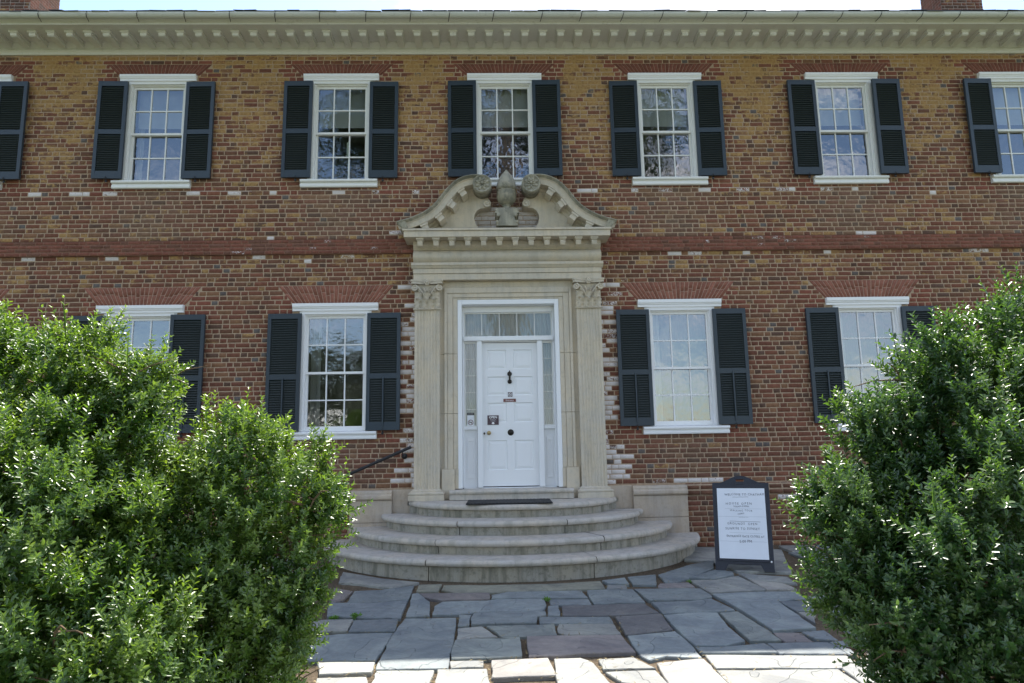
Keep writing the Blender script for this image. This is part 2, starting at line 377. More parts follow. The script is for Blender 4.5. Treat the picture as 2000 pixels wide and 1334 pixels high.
def lay(B, x0, x1, z0, z1, yb, yf, blocked, white=None, colour=brick_colour, och=ochre, pitch=.0772):
    n = int(round((z1 - z0) / pitch)); pitch = (z1 - z0) / n
    for k in range(n):
        za, zb = z0 + k * pitch + .0062, z0 + (k + 1) * pitch - .0062; zm = (za + zb) / 2
        x = x0 - random.random() * .15; hd = k % 2 == 0
        cuts = blocked(zm, pitch)
        while x < x1:
            w = (.101 if hd else .207) * random.uniform(.93, 1.07); a, b = max(x, x0), min(x + w, x1); x += w + .0135; hdr = hd; hd = not hd
            if random.random() < .05: hd = not hd
            segs = [(a, b)]
            for (c0, c1) in cuts:
                ns = []
                for (p, q) in segs:
                    if c1 <= p or c0 >= q: ns.append((p, q)); continue
                    if c0 - p > .03: ns.append((p, c0 - .006))
                    if q - c1 > .03: ns.append((c1 + .006, q))
                segs = ns
            for (p, q) in segs:
                if q - p < .03: continue
                xm = (p + q) / 2; col, kd = colour(xm, zm, hdr)
                w8 = white(xm, zm, p, q) if white else 0
                o8 = och(xm, zm) + random.gauss(0, .11) - (.12 if kd == 'blue' else 0) - (.5 if kd == 'fresh' else 0)
                if w8 > .62: p -= random.uniform(0, .008); q += random.uniform(0, .008)
                j = lambda: random.uniform(-.0028, .0028)
                dy = random.uniform(-.002, .002)
                B.slab([(p + j(), za + j()), (q + j(), za + j()), (q + j(), zb + j()), (p + j(), zb + j())], yb + .002, yf + dy, col, (o8, w8, 0))
def blocked_main(z, pitch):
    out = []
    for (a, b, c, d) in COVER:
        if c < z < d: out.append((a, b))
    for (wx, c, d, h0, h1) in ARCH:
        if c < z < d:
            t = min(1, max(0, (z - c) / (d - c))); h = h0 + (h1 - h0) * t; out.append((wx - h, wx + h))
    return out
def white_main(x, z, a, b):
    for (wx, wz) in WHITE_AT:
        if abs(z - wz) < .0395 and a - .02 < wx < b + .02: return random.uniform(.62, 1.0)
    ax = abs(x)
    if ax < .56 and 4.9 < z < 5.42: return random.uniform(.75, 1.3)
    if .9 < z < 4.15 and ax > 1.05:                    # limewashed toothing left beside the stone doorway
        lim = 1.615 if x < 0 else 1.66
        if z < 1.5: lim += .12 if x > 0 else .02
        inn = -a if x < 0 else a; course = int(z / .0767)
        reach = lim + (.07 if course % 2 else -.06)
        if min(abs(a), abs(b)) < reach - .05: return random.uniform(.64, 1.05) if random.random() < (.82 if z < 3.6 else .35) else .25
    if 4.15 < z < 5.9:
        e = float(np.interp(ax, [0, .5, .8, 1.0, 1.25, 1.5, 1.75], [5.85, 5.8, 5.7, 5.5, 5.23, 5.1, 5.0]))
        if z < e + .10 and ax < 1.86 and random.random() < .35: return random.uniform(.45, .75)
    if ax < .55 and 4.9 < z < 5.6: return 1.1 if z < 5.36 else .6
    return random.uniform(0, .28) if random.random() < .08 else 0.0
B = Bricks()
# mortar bed: wall sheet with its openings, subdivided so that the wash can vary over it
xs = sorted(set([-HX, HX] + [round(-HX + i * .6, 3) for i in range(1, 42)] + [h[0] for h in HOLES] + [h[1] for h in HOLES]))
zs = sorted(set([-.5, EAVE + .3] + [round(-.5 + i * .3, 3) for i in range(1, 29)] + [h[2] for h in HOLES] + [h[3] for h in HOLES]))
for i in range(len(xs) - 1):
    for k in range(len(zs) - 1):
        xm, zm = (xs[i] + xs[i + 1]) / 2, (zs[k] + zs[k + 1]) / 2
        if any(a < xm < b and c < zm < d for a, b, c, d in HOLES): continue
        o = len(B.v); q = [(xs[i], zs[k]), (xs[i + 1], zs[k]), (xs[i + 1], zs[k + 1]), (xs[i], zs[k + 1])]
        B.v += [(p[0], 0.0, p[1]) for p in q]; B.q.append((o, o + 1, o + 2, o + 3)); B.c += [(*MORT, 1)] * 4
        B.k += [(ochre(p[0], p[1]) - .06, .0, 0, 1) for p in q]
for (za, zb) in ((.0, 4.14), (4.14, 4.66), (4.90, 7.995), (7.995, 8.215)): lay(B, -HX, HX, za, zb, 0.0, -.0045, blocked_main, white_main)
# gauged brick flat arches, fine joints
for (wx, c, d, h0, h1) in ARCH:
    n = 25; up = c > 5
    for i in range(n):
        f0, f1 = -1 + 2 * i / n, -1 + 2 * (i + 1) / n; g = .0048
        col = np.array((.215, .078, .056) if up else (.30, .122, .082)) * random.uniform(.80, 1.15)
        split = random.choice([.45, .55, .62, None]) if not up else None
        spans = [(0, split), (split, 1)] if split else [(0, 1)]
        for (t0, t1) in spans:
            H = lambda t: h0 + (h1 - h0) * t
            B.slab([(wx + f0 * H(t0) + g, c + (d - c) * t0 + .003), (wx + f1 * H(t0) - g, c + (d - c) * t0 + .003), (wx + f1 * H(t1) - g, c + (d - c) * t1 - .003), (wx + f0 * H(t1) + g, c + (d - c) * t1 - .003)], .002, -.0045, col, (-.5, 0, 0), .001)
    B.quad([(wx - h0, -.003, c), (wx + h0, -.003, c), (wx + h1, -.003, d), (wx - h1, -.003, d)], (.48, .33, .25) if not up else (.36, .22, .16), (-.5, 0, 0))
# side and back walls
for (a, b) in (((-HX, 0), (-HX, 11)), ((-HX, 11), (HX, 11)), ((HX, 11), (HX, 0))):
    B.quad([(a[0], a[1], -.5), (a[0], a[1], 8.46), (b[0], b[1], 8.46), (b[0], b[1], -.5)], PAL['red2'], (0, 0, 0))
# pale repointed joint below the upper sills
x = -HX
while x < HX:
    w = random.uniform(.2, .9); j = 5.747 + random.uniform(-.004, .004)
    if random.random() < .62 and abs(x) > 1.0: B.quad([(x, -.0052, j - .005), (x + w, -.0052, j - .006), (x + w, -.0052, j + .005), (x, -.0052, j + .006)], (.62, .52, .44), (-.5, random.uniform(.1, .6), 0))
    x += w
wall = B.build('wall', house)
# rooms behind the panes: floors, ceilings and a spine wall
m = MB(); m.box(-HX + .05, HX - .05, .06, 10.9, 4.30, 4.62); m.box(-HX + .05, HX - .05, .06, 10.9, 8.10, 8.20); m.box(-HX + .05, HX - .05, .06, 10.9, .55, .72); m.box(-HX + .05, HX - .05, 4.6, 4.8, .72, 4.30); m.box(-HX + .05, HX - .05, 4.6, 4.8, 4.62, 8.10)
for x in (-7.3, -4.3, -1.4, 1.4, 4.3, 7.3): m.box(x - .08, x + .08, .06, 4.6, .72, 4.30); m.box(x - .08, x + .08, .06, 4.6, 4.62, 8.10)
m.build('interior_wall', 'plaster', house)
# belt course
B = Bricks()
def flat(*a): return -.6
def belt_col(x, z, h): 
    return (np.array((.235, .09, .062)) if random.random() < .8 else np.array((.17, .085, .06))) * random.uniform(.78, 1.15), 'fresh'
B.quad([(-HX, -.035, 4.66), (HX, -.035, 4.66), (HX, -.035, 4.90), (-HX, -.035, 4.90)], (.27, .15, .105), (-.5, 0, 0))
B.quad([(-HX, -.04, 4.90), (HX, -.04, 4.90), (HX, .0, 4.915), (-HX, .0, 4.915)], (.25, .12, .09), (-.5, 0, 0))
B.quad([(-HX, .0, 4.655), (HX, .0, 4.655), (HX, -.04, 4.658), (-HX, -.04, 4.658)], (.25, .12, .09), (-.5, 0, 0))
lay(B, -HX, HX, 4.66, 4.90, -.037, -.042, lambda z, p: [(-1.5, 1.5)], lambda x, z, a, b: .62 if random.random() < .05 else 0, belt_col, flat, .061)
B.build('belt_course', house)
# water table: projecting brick base
B = Bricks()
for sx in ((-HX, -2.46), (2.72, HX)):
    lay(B, sx[0], sx[1], -.36, .73, -.085, -.092, lambda z, p: [], lambda x, z, a, b: .75 if (z > .66 and random.random() < .5) else 0, brick_colour, lambda x, z: -.02)
    B.quad([(sx[0], -.085, -.5), (sx[1], -.085, -.5), (sx[1], -.085, .73), (sx[0], -.085, .73)], MORT, (-.1, 0, 0))
    # two moulded courses
    for (za, zb, y) in ((.735, .81, -.105), (.815, .89, -.07)):
        x = sx[0]
        while x < sx[1]:
            w = min(.215, sx[1] - x); c = np.array(PAL['brown']) * random.uniform(.8, 1.2)
            B.slab([(x, za), (x + w - .008, za), (x + w - .008, zb), (x, zb)], 0.0, y, c, (-.3, 0.2 if random.random() < .1 else 0, 0), .012); x += w
    B.quad([(sx[0], -.07, .732), (sx[1], -.07, .732), (sx[1], -.06, .893), (sx[0], -.06, .893)], MORT, (-.1, 0, 0))
    B.quad([(sx[0], -.06, .893), (sx[1], -.06, .893), (sx[1], 0, .90), (sx[0], 0, .90)], MORT, (-.1, 0, 0))
B.build('water_table', house)
for (a, b, c, d) in ((-2.46, -1.82, -1.82, -1.40), (1.88, 2.72, 1.40, 1.88)):
    m = MB()
    m.box(a, b, -.11, .0, -.3, .415); m.box(a, b, -.112, .0, .42, .745)
    m.prism([(-.0, .75), (-.125, .75), (-.15, .775), (-.15, .815), (-.125, .84), (-.125, .86), (-.10, .895), (0, .895)], 'x', a, b)
    m.box(c, d, -.05, 0, -.3, .90)
    m.build('plinth_block', 'plinth', house, bevel=.006)

# cornice
m = MB()
prof = [(.0, 8.16), (-.035, 8.16), (-.035, 8.20), (-.05, 8.215), (-.05, 8.262), (-.065, 8.27), (-.085, 8.29), (-.115, 8.315), (-.12, 8.335), (-.60, 8.335), (-.60, 8.375), (-.62, 8.385), (-.64, 8.41), (.0, 8.43)]
m.prism(prof, 'x', -HX - .3, HX + .3)
cor = m.build('cornice', 'cornice', house)
m = MB()
m.prism([(-.112, 8.334), (-.43, 8.334), (-.43, 8.262), (-.41, 8.248), (-.30, 8.25), (-.22, 8.245), (-.10, 8.235)], 'x', -.052, .052)
m.prism([(-.112, 8.3342), (-.455, 8.3342), (-.455, 8.315), (-.435, 8.304), (-.112, 8.304)], 'x', -.072, .072)
mod0 = m.build('modillion', 'cornice', cor, bevel=.004)
N = 36
for i in range(-N, N + 1):
    o = mod0 if i == -N else mod0.copy()
    if i != -N: COL.objects.link(o)
    o.parent = cor; o.location = (i * .297 + .05, 0, 0)
# gutter (half round) with straps
m = MB(); pg = []
for i in range(11):
    a = math.pi + math.pi * i / 10; pg.append((-.705 + .065 * math.cos(a), 8.445 + .065 * math.sin(a) * 1.1))
pg2 = [(-.705 + (p[0] + .705) * .92, 8.445 + (p[1] - 8.445) * .92) for p in reversed(pg)]
m.prism(pg + pg2, 'x', -HX - .3, HX + .3, smooth=False)
x = -HX
while x < HX:
    w = random.uniform(.9, 1.7); q = [(-.705 + (p[0] + .705) * 1.02, 8.445 + (p[1] - 8.445) * 1.02) for p in pg]
    m.prism(q + pg, 'x', x, x + .014); x += w
gut = m.build('gutter', 'gutter', house)
x = -HX
while x < HX:
    x += random.uniform(.62, .85); m = MB()
    m.tube([(0, -.63, 8.36), (.01, -.67, 8.368), (.02, -.735, 8.376), (.03, -.773, 8.41), (.04, -.777, 8.45)], .005, 6)
    m.build('gutter_strap', 'iron', gut, loc=(x, 0, 0))
# roof with ragged slate edge
m = MB(); sl_ = math.tan(R(27))
def rz(y): return 8.462 + (y + .75) * sl_
m.add([(-HX - .4, -.70, rz(-.70)), (HX + .4, -.70, rz(-.70)), (HX + .4, 5.5, rz(5.5)), (-HX - .4, 5.5, rz(5.5)), (HX + .4, 11.7, rz(-.70)), (-HX - .4, 11.7, rz(-.70)),
       (-HX, -.69, 8.435), (HX, -.69, 8.435), (HX, 11.5, 8.435), (-HX, 11.5, 8.435)], [(0, 1, 2, 3), (3, 2, 4, 5), (9, 8, 7, 6), (6, 7, 1, 0), (5, 4, 8, 9)])
for row in range(3):
    x = -HX - .4
    while x < HX + .4:
        w = random.uniform(.16, .30); y0 = -.775 + row * .22 + random.uniform(-.012, .012); t = random.uniform(.009, .02); lift = row * .0 + random.uniform(.008, .03)
        x2 = x + w - .006; y1 = y0 + .42
        za, zb = rz(y0) + lift + row * .012, rz(y1) + .004 + row * .012
        vs = [(x, y0, za - t), (x2, y0, za - t), (x2, y1, zb - t), (x, y1, zb - t), (x, y0, za), (x2, y0, za + random.uniform(-.006, .006)), (x2, y1, zb), (x, y1, zb)]
        m.add(vs, [(0, 3, 2, 1), (4, 5, 6, 7), (0, 1, 5, 4), (1, 2, 6, 5), (2, 3, 7, 6), (3, 0, 4, 7)]); x += w
roof = m.build('roof', 'roof', house)
# gable ends
for sx in (-HX, HX):
    m = MB(); m.add([(sx, 0, 8.44), (sx, 11, 8.44), (sx, 5.5, rz(5.5) - .03)], [(0, 1, 2)]); m.build('gable', 'brick', house)
# chimneys
for (xa, xb, yd) in ((-11.95, -10.96, 1.0), (10.69, 11.70, .72)):
    B = Bricks(); z0 = 10.6; z1 = 13.2
    chc = lambda x, z, h: (np.array(random.choice([PAL['red2'], PAL['brown'], PAL['dark'], PAL['red']])) * random.uniform(.8, 1.2), 'x')
    cho = lambda x, z: .12
    chw = lambda x, z, a, b: .5 if random.random() < .15 else 0
    lay(B, xa, xb, z0, z1, 4.0, 3.993, lambda z, p: [], chw, chc, cho)
    for q in ([(xa, 4.0, z0), (xb, 4.0, z0), (xb, 4.0, z1), (xa, 4.0, z1)], [(xa, 4.0 + yd, z0), (xa, 4.0, z0), (xa, 4.0, z1), (xa, 4.0 + yd, z1)], [(xb, 4.0, z0), (xb, 4.0 + yd, z0), (xb, 4.0 + yd, z1), (xb, 4.0, z1)],
              [(xb, 4.0 + yd, z0), (xa, 4.0 + yd, z0), (xa, 4.0 + yd, z1), (xb, 4.0 + yd, z1)], [(xa, 4.0, z1), (xb, 4.0, z1), (xb, 4.0 + yd, z1), (xa, 4.0 + yd, z1)]): B.quad(q, (.42, .36, .31), (0, .0, 0))
    # bricks of the two flanks
    n = int((z1 - z0) / .0727)
    for k in range(n):
        y = 4.0; za = z0 + k * .0727 + .005; zb = za + .0627; hd = k % 2 == 0
        while y < 4.0 + yd - .05:
            w = min(.098 if hd else .203, 4.0 + yd - y); hd = not hd
            for sx, xx in ((-1, xa), (1, xb)):
                c = chc(0, 0, 0)[0]; mk = (.1, .55 if random.random() < .3 else 0, 0); xo = xx + sx * .007; ya, yb = y + .004, y + w - .007
                p4 = [(xo, ya, za), (xo, yb, za), (xo, yb, zb), (xo, ya, zb)]
                B.quad(p4 if sx > 0 else p4[::-1], c, mk)
            y += w
    B.build('chimney', roof)

# ------------------------------------------------------------------ windows
def shutter_mesh(w, z0, z1, split, rod):
    m = MB(); st = .055; t0, t1 = -.022, .022
    m.box(-w / 2, -w / 2 + st, t0, t1, z0, z1); m.box(w / 2 - st, w / 2, t0, t1, z0, z1)
    zs_ = z0 + (z1 - z0) * split
    m.box(-w / 2 + st, w / 2 - st, t0 + .002, t1 - .002, z0, z0 + .125); m.box(-w / 2 + st, w / 2 - st, t0 + .002, t1 - .002, z1 - .085, z1)
    m.box(-w / 2 + st, w / 2 - st, t0 + .002, t1 - .002, zs_ - .04, zs_ + .04)
    for (a, b) in ((z0 + .125, zs_ - .04), (zs_ + .04, z1 - .085)):
        n = int((b - a) / .0365); p = (b - a) / n
        for i in range(n):
            z = a + (i + .5) * p
            m.add([(x, y, zz) for x in (-w / 2 + st, w / 2 - st) for (y, zz) in ((-.019, z - p * .62), (-.015, z - p * .74), (.019, z + p * .42), (.015, z + p * .54))],
                  [(0, 1, 2, 3), (7, 6, 5, 4), (0, 4, 5, 1), (1, 5, 6, 2), (2, 6, 7, 3), (3, 7, 4, 0)], 1)
        m.box(-w / 2 + st, w / 2 - st, .0195, .0205, a, b, 1)
    if rod: m.box(-.011, .011, -.036, -.021, z0 + .06, zs_ - .01, 0)
    # shutter dog and hinges
    m.tube([(.0, .03, z0 - .035), (.0, -.03, z0 - .03), (.0, -.045, z0 + .0), (.0, -.03, z0 + .022)], .008, 6, 2); m.ball((0, -.012, z0 - .045), .02, 8, 2, (1, .5, 1.3))
    return m
def fold(x0, x1, z0, z1, y, depth, freq, amp, scallop=0.0, ph=0.0):
    m = MB(); n = max(24, int((x1 - x0) * 150)); vs = []
    for i in range(n + 1):
        x = x0 + (x1 - x0) * i / n; yy = y + amp * math.sin(freq * x + ph + .8 * math.sin(5 * x)); zb = z0 + (scallop * abs(math.sin(math.pi * 4.5 * (x - x0) / (x1 - x0))) if scallop else 0)
        vs += [(x, yy, zb), (x, yy * 1.0, z1)]
    m.add(vs, [(2 * i, 2 * i + 2, 2 * i + 3, 2 * i + 1) for i in range(n)], 0, True); return m
class WinProto: pass
def window_meshes(lower):
    """everything relative to the window's axis, wall plane y = 0"""
    hw = .54 if lower else .5; z0, z1 = (1.81, 3.72) if lower else (5.93, 7.68)
    tw, th = (.68, 3.84) if lower else (.63, 7.79); sb = 1.68 if lower else 5.79
    W = {}
    m = MB()     # casing: box frame, three stepped faces
    for s in (-1, 1):
        a, b = sorted((s * (hw + .0), s * (hw - .055))); m.box(a, b, -.022, .16, z0 + .0, z1)
        a, b = sorted((s * (hw - .055), s * (hw - .075))); m.box(a, b, .01, .16, z0, z1 - .05)
        a, b = sorted((s * (hw + .0), s * (hw + .03))); m.box(a, b, -.012, .0, z0, z1)
    m.box(-hw + .055, hw - .055, -.022, .16, z1 - .052, z1); m.box(-hw + .055, hw - .055, .012, .16, z1 - .07, z1 - .052)
    W['casing'] = m
    m = MB()     # head trim
    t = z1
    m.prism([(.0, t), (-.038, t), (-.038, t + .035), (-.05, t + .045), (-.05, t + .055), (-.062, t + .068), (-.062, th), (.0, th)], 'x', -tw, tw)
    W['lintel'] = m
    m = MB()     # sill
    m.prism([(.10, z0), (-.05, z0 - .006), (-.078, z0 - .014), (-.084, z0 - .032), (-.078, z0 - .052), (-.058, z0 - .058), (-.04, z0 - .062), (-.04, z0 - .076), (-.056, z0 - .08), (-.060, sb + .02), (-.052, sb), (.10, sb)], 'x', -tw, tw)
    W['sill'] = m
    mid = (z0 + z1 - .07) / 2 + (.0 if lower else .0)
    gx = hw - .075; W['sash'] = []; W['pane'] = []
    for k, (a, b, y) in enumerate(((z0 + .002, mid + .018, .085), (mid - .018, z1 - .071, .045))):
        m = MB(); sw = .032; rb = (.075 if lower else .045) if k == 0 else .036; rt = .036 if k == 0 else .042
        m.box(-gx, -gx + sw, y, y + .038, a, b); m.box(gx - sw, gx, y, y + .038, a, b)
        m.box(-gx + sw, gx - sw, y + .001, y + .037, a, a + rb); m.box(-gx + sw, gx - sw, y + .001, y + .037, b - rt, b)
        ix0, ix1, iz0, iz1 = -gx + sw, gx - sw, a + rb, b - rt
        for i in (1, 2): x = ix0 + (ix1 - ix0) * i / 3; m.box(x - .0095, x + .0095, y + .004, y + .034, iz0, iz1)
        zz = (iz0 + iz1) / 2; m.box(ix0, ix1, y + .0045, y + .0335, zz - .0095, zz + .0095)
        W['sash'].append(m)
        g = MB(); g.box(ix0 - .004, ix1 + .004, y + .0175, y + .0205, iz0 - .004, iz1 + .004); W['pane'].append((ix0, ix1, iz0, iz1, y))
    W['dims'] = (hw, z0, z1, gx, mid)
    sw_, sz0, sz1 = (.53, 1.815, 3.672) if lower else (.475, 5.945, 7.642)
    W['shutter'] = shutter_mesh(sw_, sz0, sz1, .455 if lower else .475, lower); W['sx'] = (.515 + .265) if lower else (.475 + .2375)
    return W
def pane_mesh(d, nx=3, nz=2, tilt=.006):
    """one sheet of old glass per light, none quite true to the next"""
    g = MB(); ix0, ix1, iz0, iz1, y = d
    for i in range(nx):
        for k in range(nz):
            a, b = ix0 + (ix1 - ix0) * i / nx, ix0 + (ix1 - ix0) * (i + 1) / nx; c, e = iz0 + (iz1 - iz0) * k / nz, iz0 + (iz1 - iz0) * (k + 1) / nz
            tx, tz = random.uniform(-tilt, tilt), random.uniform(-tilt, tilt); hx, hz = (b - a) / 2, (e - c) / 2
            g.add([(a, y + .019 - tx * hx - tz * hz, c), (b, y + .019 + tx * hx - tz * hz, c), (b, y + .019 + tx * hx + tz * hz, e), (a, y + .019 - tx * hx + tz * hz, e)], [(0, 1, 2, 3)])
    return g
def make_window(lower):
    W = window_meshes(lower); paint = 'white' if lower else 'sashpaint'
    w = W['casing'].build('window', paint, house)
    W['lintel'].build('lintel', 'white', w); W['sill'].build('sill', paint, w)
    for m in W['sash']: m.build('sash', paint, w)
    for d in W['pane']: pane_mesh(d).build('pane', 'glass', w)
    for s in (-1, 1):
        o = W['shutter'].build('shutter', ['shutter', 'louver', 'iron'], w, loc=(s * W['sx'], -.068, 0))
    return w, W
for lower, xs_ in ((False, UPX), (True, LOX)):
    proto, W = make_window(lower); hw, z0, z1, gx, mid = W['dims']
    for i, x in enumerate(xs_):
        w = proto if i == 0 else copy_tree(proto, house); w.location = (x, 0, 0)
        for ch, d in zip([c for c in w.children if c.name.startswith('pane')], W['pane']):
            if i: t_ = pane_mesh(d).build('pane', 'glass'); ch.data = t_.data; bpy.data.objects.remove(t_)
        # shutters hang a little out of true
        for ch in w.children:
            if ch.name.startswith('shutter'): ch.rotation_euler = (random.uniform(-.004, .004), random.uniform(-.0025, .0025), random.uniform(-.035, .035)); ch.location.z = random.uniform(-.006, .006)
        if not lower:
            rows = {0: 1.6, 1: .78, 2: .75, 3: .25, 4: .28, 5: .8, 6: 1.5}[i]
            zt = z1 - .05; zbot = zt - rows * .42 - .02
            sc = .05 if i in (3, 4, 5, 6) else 0
            fold(-gx + .02, gx - .02, zbot, zt, .20, 0, 40, .001 if not sc else .004, sc).build('blind', 'blind' if i in (2, 3, 4) else 'blindw', w)
            if i in (1, 5, 6): fold(-gx + .02, -gx + .12, z0, zt, .24, 0, 90, .012).build('curtain', 'curtain', w)
        else:
            if i in (3, 4, 5):
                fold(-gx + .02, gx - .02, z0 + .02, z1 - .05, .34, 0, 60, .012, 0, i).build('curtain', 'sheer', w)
            else:
                fold(-gx + .02, -gx + .18, z0 + .02, z1 - .05, .26, 0, 80, .015).build('curtain', 'curtain', w)
# candle lamp on the meeting rail of the second window
m = MB(); m.box(-.028, .028, -.02, .02, 0, .20); m.prism([(-.03, .20), (.03, .20), (.03, .225), (.012, .222), (0, .25), (-.012, .222), (-.03, .228)], 'y', -.022, .022)
m.box(-.04, .04, -.025, .025, -.02, 0); m.box(-.008, .008, -.008, .008, -.52, -.02); m.box(-.05, .05, -.04, .04, -.54, -.52)
cd = m.build('candle_lamp', 'candle', None, loc=(UPX[2] + .105, .155, 6.42), bevel=.003)
tag(cd, 'small white candle lamp behind the panes of the upper window left of the doorway', 'candle lamp')
# ------------------------------------------------------------------ carved stone doorway
door_way = empty('doorway_surround', (0, 0, 0), house)
DS = door_way
m = MB()      # entablature: architrave in two faces, cap, swelling frieze, bed mould, cornice
XE = 1.50
m.box(-XE, XE, -.20, .0, 4.165, 4.265); m.box(-XE - .004, XE + .004, -.215, .0, 4.268, 4.345)
m.prism([(.0, 4.348), (-.22, 4.348), (-.235, 4.365), (-.25, 4.385), (-.265, 4.39), (-.265, 4.415), (-.25, 4.42), (-.25, 4.44), (.0, 4.44)], 'x', -XE - .03, XE + .03)
fr = [(.0, 4.443)] + [(-.20 - .075 * math.sin(math.pi * i / 10), 4.443 + .205 * i / 10) for i in range(11)] + [(.0, 4.648)]
m.prism(fr, 'x', -XE - .0, XE + .0, smooth=True)
m.prism([(.0, 4.65), (-.215, 4.65), (-.215, 4.668), (-.23, 4.675), (-.25, 4.70), (-.26, 4.712), (-.26, 4.79), (.0, 4.79)], 'x', -XE + .0, XE - .0)
CX = 1.625
m.box(-CX, CX, -.465, .0, 4.792, 4.89); m.box(-CX - .02, CX + .02, -.485, .0, 4.892, 4.925)
m.prism([(.0, 4.93), (-.485, 4.927), (-.30, 4.99), (.0, 5.0)], 'x', -CX, CX)
ent = m.build('entablature', 'stone', DS, bevel=.004)
m = MB()      # scroll blocks under the cornice
m.box(-.062, .062, -.44, -.26, 4.762, 4.7915); m.box(-.05, .05, -.425, -.26, 4.745, 4.7615)
m.prism([(-.26, 4.744), (-.41, 4.744), (-.415, 4.72), (-.405, 4.69), (-.40, 4.675), (-.385, 4.662), (-.365, 4.662), (-.34, 4.68), (-.29, 4.685), (-.26, 4.66)], 'x', -.04, .04)
sb0 = m.build('scroll_block', 'stone', DS, loc=(-1.375, 0, 0), bevel=.003)
for i in range(1, 12):
    o = sb0.copy(); COL.objects.link(o); o.parent = DS; o.location = (-1.375 + i * .25, 0, 0)
for s in (-1, 1):
    m = MB()  # pilaster: fluted shaft on a moulded base
    xc = s * 1.285; hw = .197; pts = [(xc - hw, .0), (xc - hw, -.16)]
    nf = 7
    for i in range(nf):
        a = xc - hw + .03 + (2 * hw - .06) * i / nf; w = (2 * hw - .06) / nf
        pts += [(a + .008, -.16), (a + .014, -.151), (a + w - .014, -.151), (a + w - .008, -.16)]
    pts += [(xc + hw, -.16), (xc + hw, .0)]
    m.prism(pts[::-1], 'z', .905, 3.685)
    bp = [(.0, .735), (-.235, .735), (-.235, .815), (-.225, .82), (-.235, .83), (-.235, .85), (-.215, .862), (-.20, .868), (-.20, .885), (-.18, .895), (-.175, .905), (0, .905)]
    for (y, z), (y2, z2) in zip(bp[1:-2], bp[2:-1]):
        if z2 - z > .004: 
            e = -y - .16; e2 = -y2 - .16
            m.add([(xc - hw - e, y, z), (xc + hw + e, y, z), (xc + hw + e2, y2, z2), (xc - hw - e2, y2, z2), (xc - hw - e, 0, z), (xc + hw + e, 0, z), (xc + hw + e2, 0, z2), (xc - hw - e2, 0, z2)],
                  [(0, 1, 2, 3), (1, 5, 6, 2), (4, 0, 3, 7), (3, 2, 6, 7), (0, 4, 5, 1)])
    p = m.build('pilaster', 'stone', DS, bevel=.002)
    m = MB()  # capital
    m.box(xc - hw, xc + hw, -.162, 0, 3.70, 4.09)
    m.prism([(-.162, 3.686), (-.185, 3.69), (-.19, 3.70), (-.185, 3.71), (-.162, 3.714)], 'x', xc - hw - .022, xc + hw + .022)
    def leaf(x, z0, h, w, lean, y0=-.163):
        n = 6; vs = []
        for i in range(n + 1):
            t = i / n; ww = w * (math.sin(math.pi * (.22 + .62 * t)) ) * (1 + .16 * math.cos(i * math.pi)); z = z0 + h * min(t, .9) - (.10 * h * max(0, t - .9) * 10 if t > .9 else 0); yy = y0 - .012 - lean * t ** 3
            vs += [(x - ww, yy + .012, z), (x, yy - .022, z), (x + ww, yy + .012, z), (x, yy + .02, z)]
        fs = []
        for i in range(n):
            a, b = 4 * i, 4 * i + 4
            for k in range(4): q = (k + 1) % 4; fs.append((a + k, a + q, b + q, b + k))
        fs.append((4 * n, 4 * n + 1, 4 * n + 2, 4 * n + 3)); m.add(vs, fs, 0, False)
    for i in range(4): leaf(xc - hw + .05 + i * .099, 3.715, .17, .056, .075)
    for i in range(3): leaf(xc - .135 + i * .135, 3.80, .20, .056, .08, -.166)
    for q in (-1, 1):
        leaf(xc + q * .12, 3.86, .20, .035, .03)
        # corner volutes
        m.lathe([(.0, -.02), (.036, -.02), (.05, -.01), (.05, .04), (.036, .048), (.03, .036), (.016, .036), (.012, .05), (.0, .052)], (xc + q * .195, -.175, 4.035), 14, 'y')
        pts = [(xc + q * .03, -.175, 3.87), (xc + q * .07, -.185, 3.96), (xc + q * .13, -.20, 4.04), (xc + q * .19, -.215, 4.085)]
        m.tube(pts, [.013, .015, .016, .016], 8)
        m.tube([(xc + q * .02, -.175, 3.93), (xc + q * .035, -.19, 4.0), (xc + q * .06, -.195, 4.04)], .014, 6)
    ab = [(xc - .245, -.235), (xc - .22, -.25), (xc - .10, -.20), (xc, -.19), (xc + .10, -.20), (xc + .22, -.25), (xc + .245, -.235), (xc + .245, 0), (xc - .245, 0)]
    m.prism(ab, 'z', 4.10, 4.135); m.prism([(xc + (p_[0] - xc) * 1.04, p_[1] * 1.04) for p_ in ab], 'z', 4.137, 4.163)
    for k in range(6): a = k * math.pi / 3; m.ball((xc + .03 * math.cos(a), -.215, 4.12 + .03 * math.sin(a)), .018, 8)
    m.ball((xc, -.23, 4.12), .018, 8); m.ball((xc, -.215, 4.16), .02, 8)
    m.build('capital', 'stone', DS)
    m = MB()  # stone door jamb with stepped moulding and a plinth
    def bx(a, b, *r): m.box(min(s * a, s * b), max(s * a, s * b), *r)
    for za, zb in ((1.20, 2.046), (2.05, 2.986), (2.99, 9)):
        bx(1.02, 1.10, -.075, 0, za if za > 1.3 else .74, min(zb, 4.163)); bx(.975, 1.018, -.115, 0, za, min(zb, 4.055)); bx(.885, .973, -.10, 0, za, min(zb, 3.965)); bx(.81, .883, -.085, 0, za, min(zb, 3.895))
    bx(.86, 1.06, -.125, 0, .74, 1.198); bx(.805, .858, -.10, 0, .90, 1.198)
    m.build('door_jamb', 'stone', DS, bevel=.004)
m = MB()
m.box(-1.02, 1.02, -.0745, 0, 4.058, 4.163); m.box(-.974, .974, -.1145, 0, 3.967, 4.055); m.box(-.884, .884, -.0995, 0, 3.897, 3.9655); m.box(-.809, .809, -.0845, 0, 3.862, 3.895)
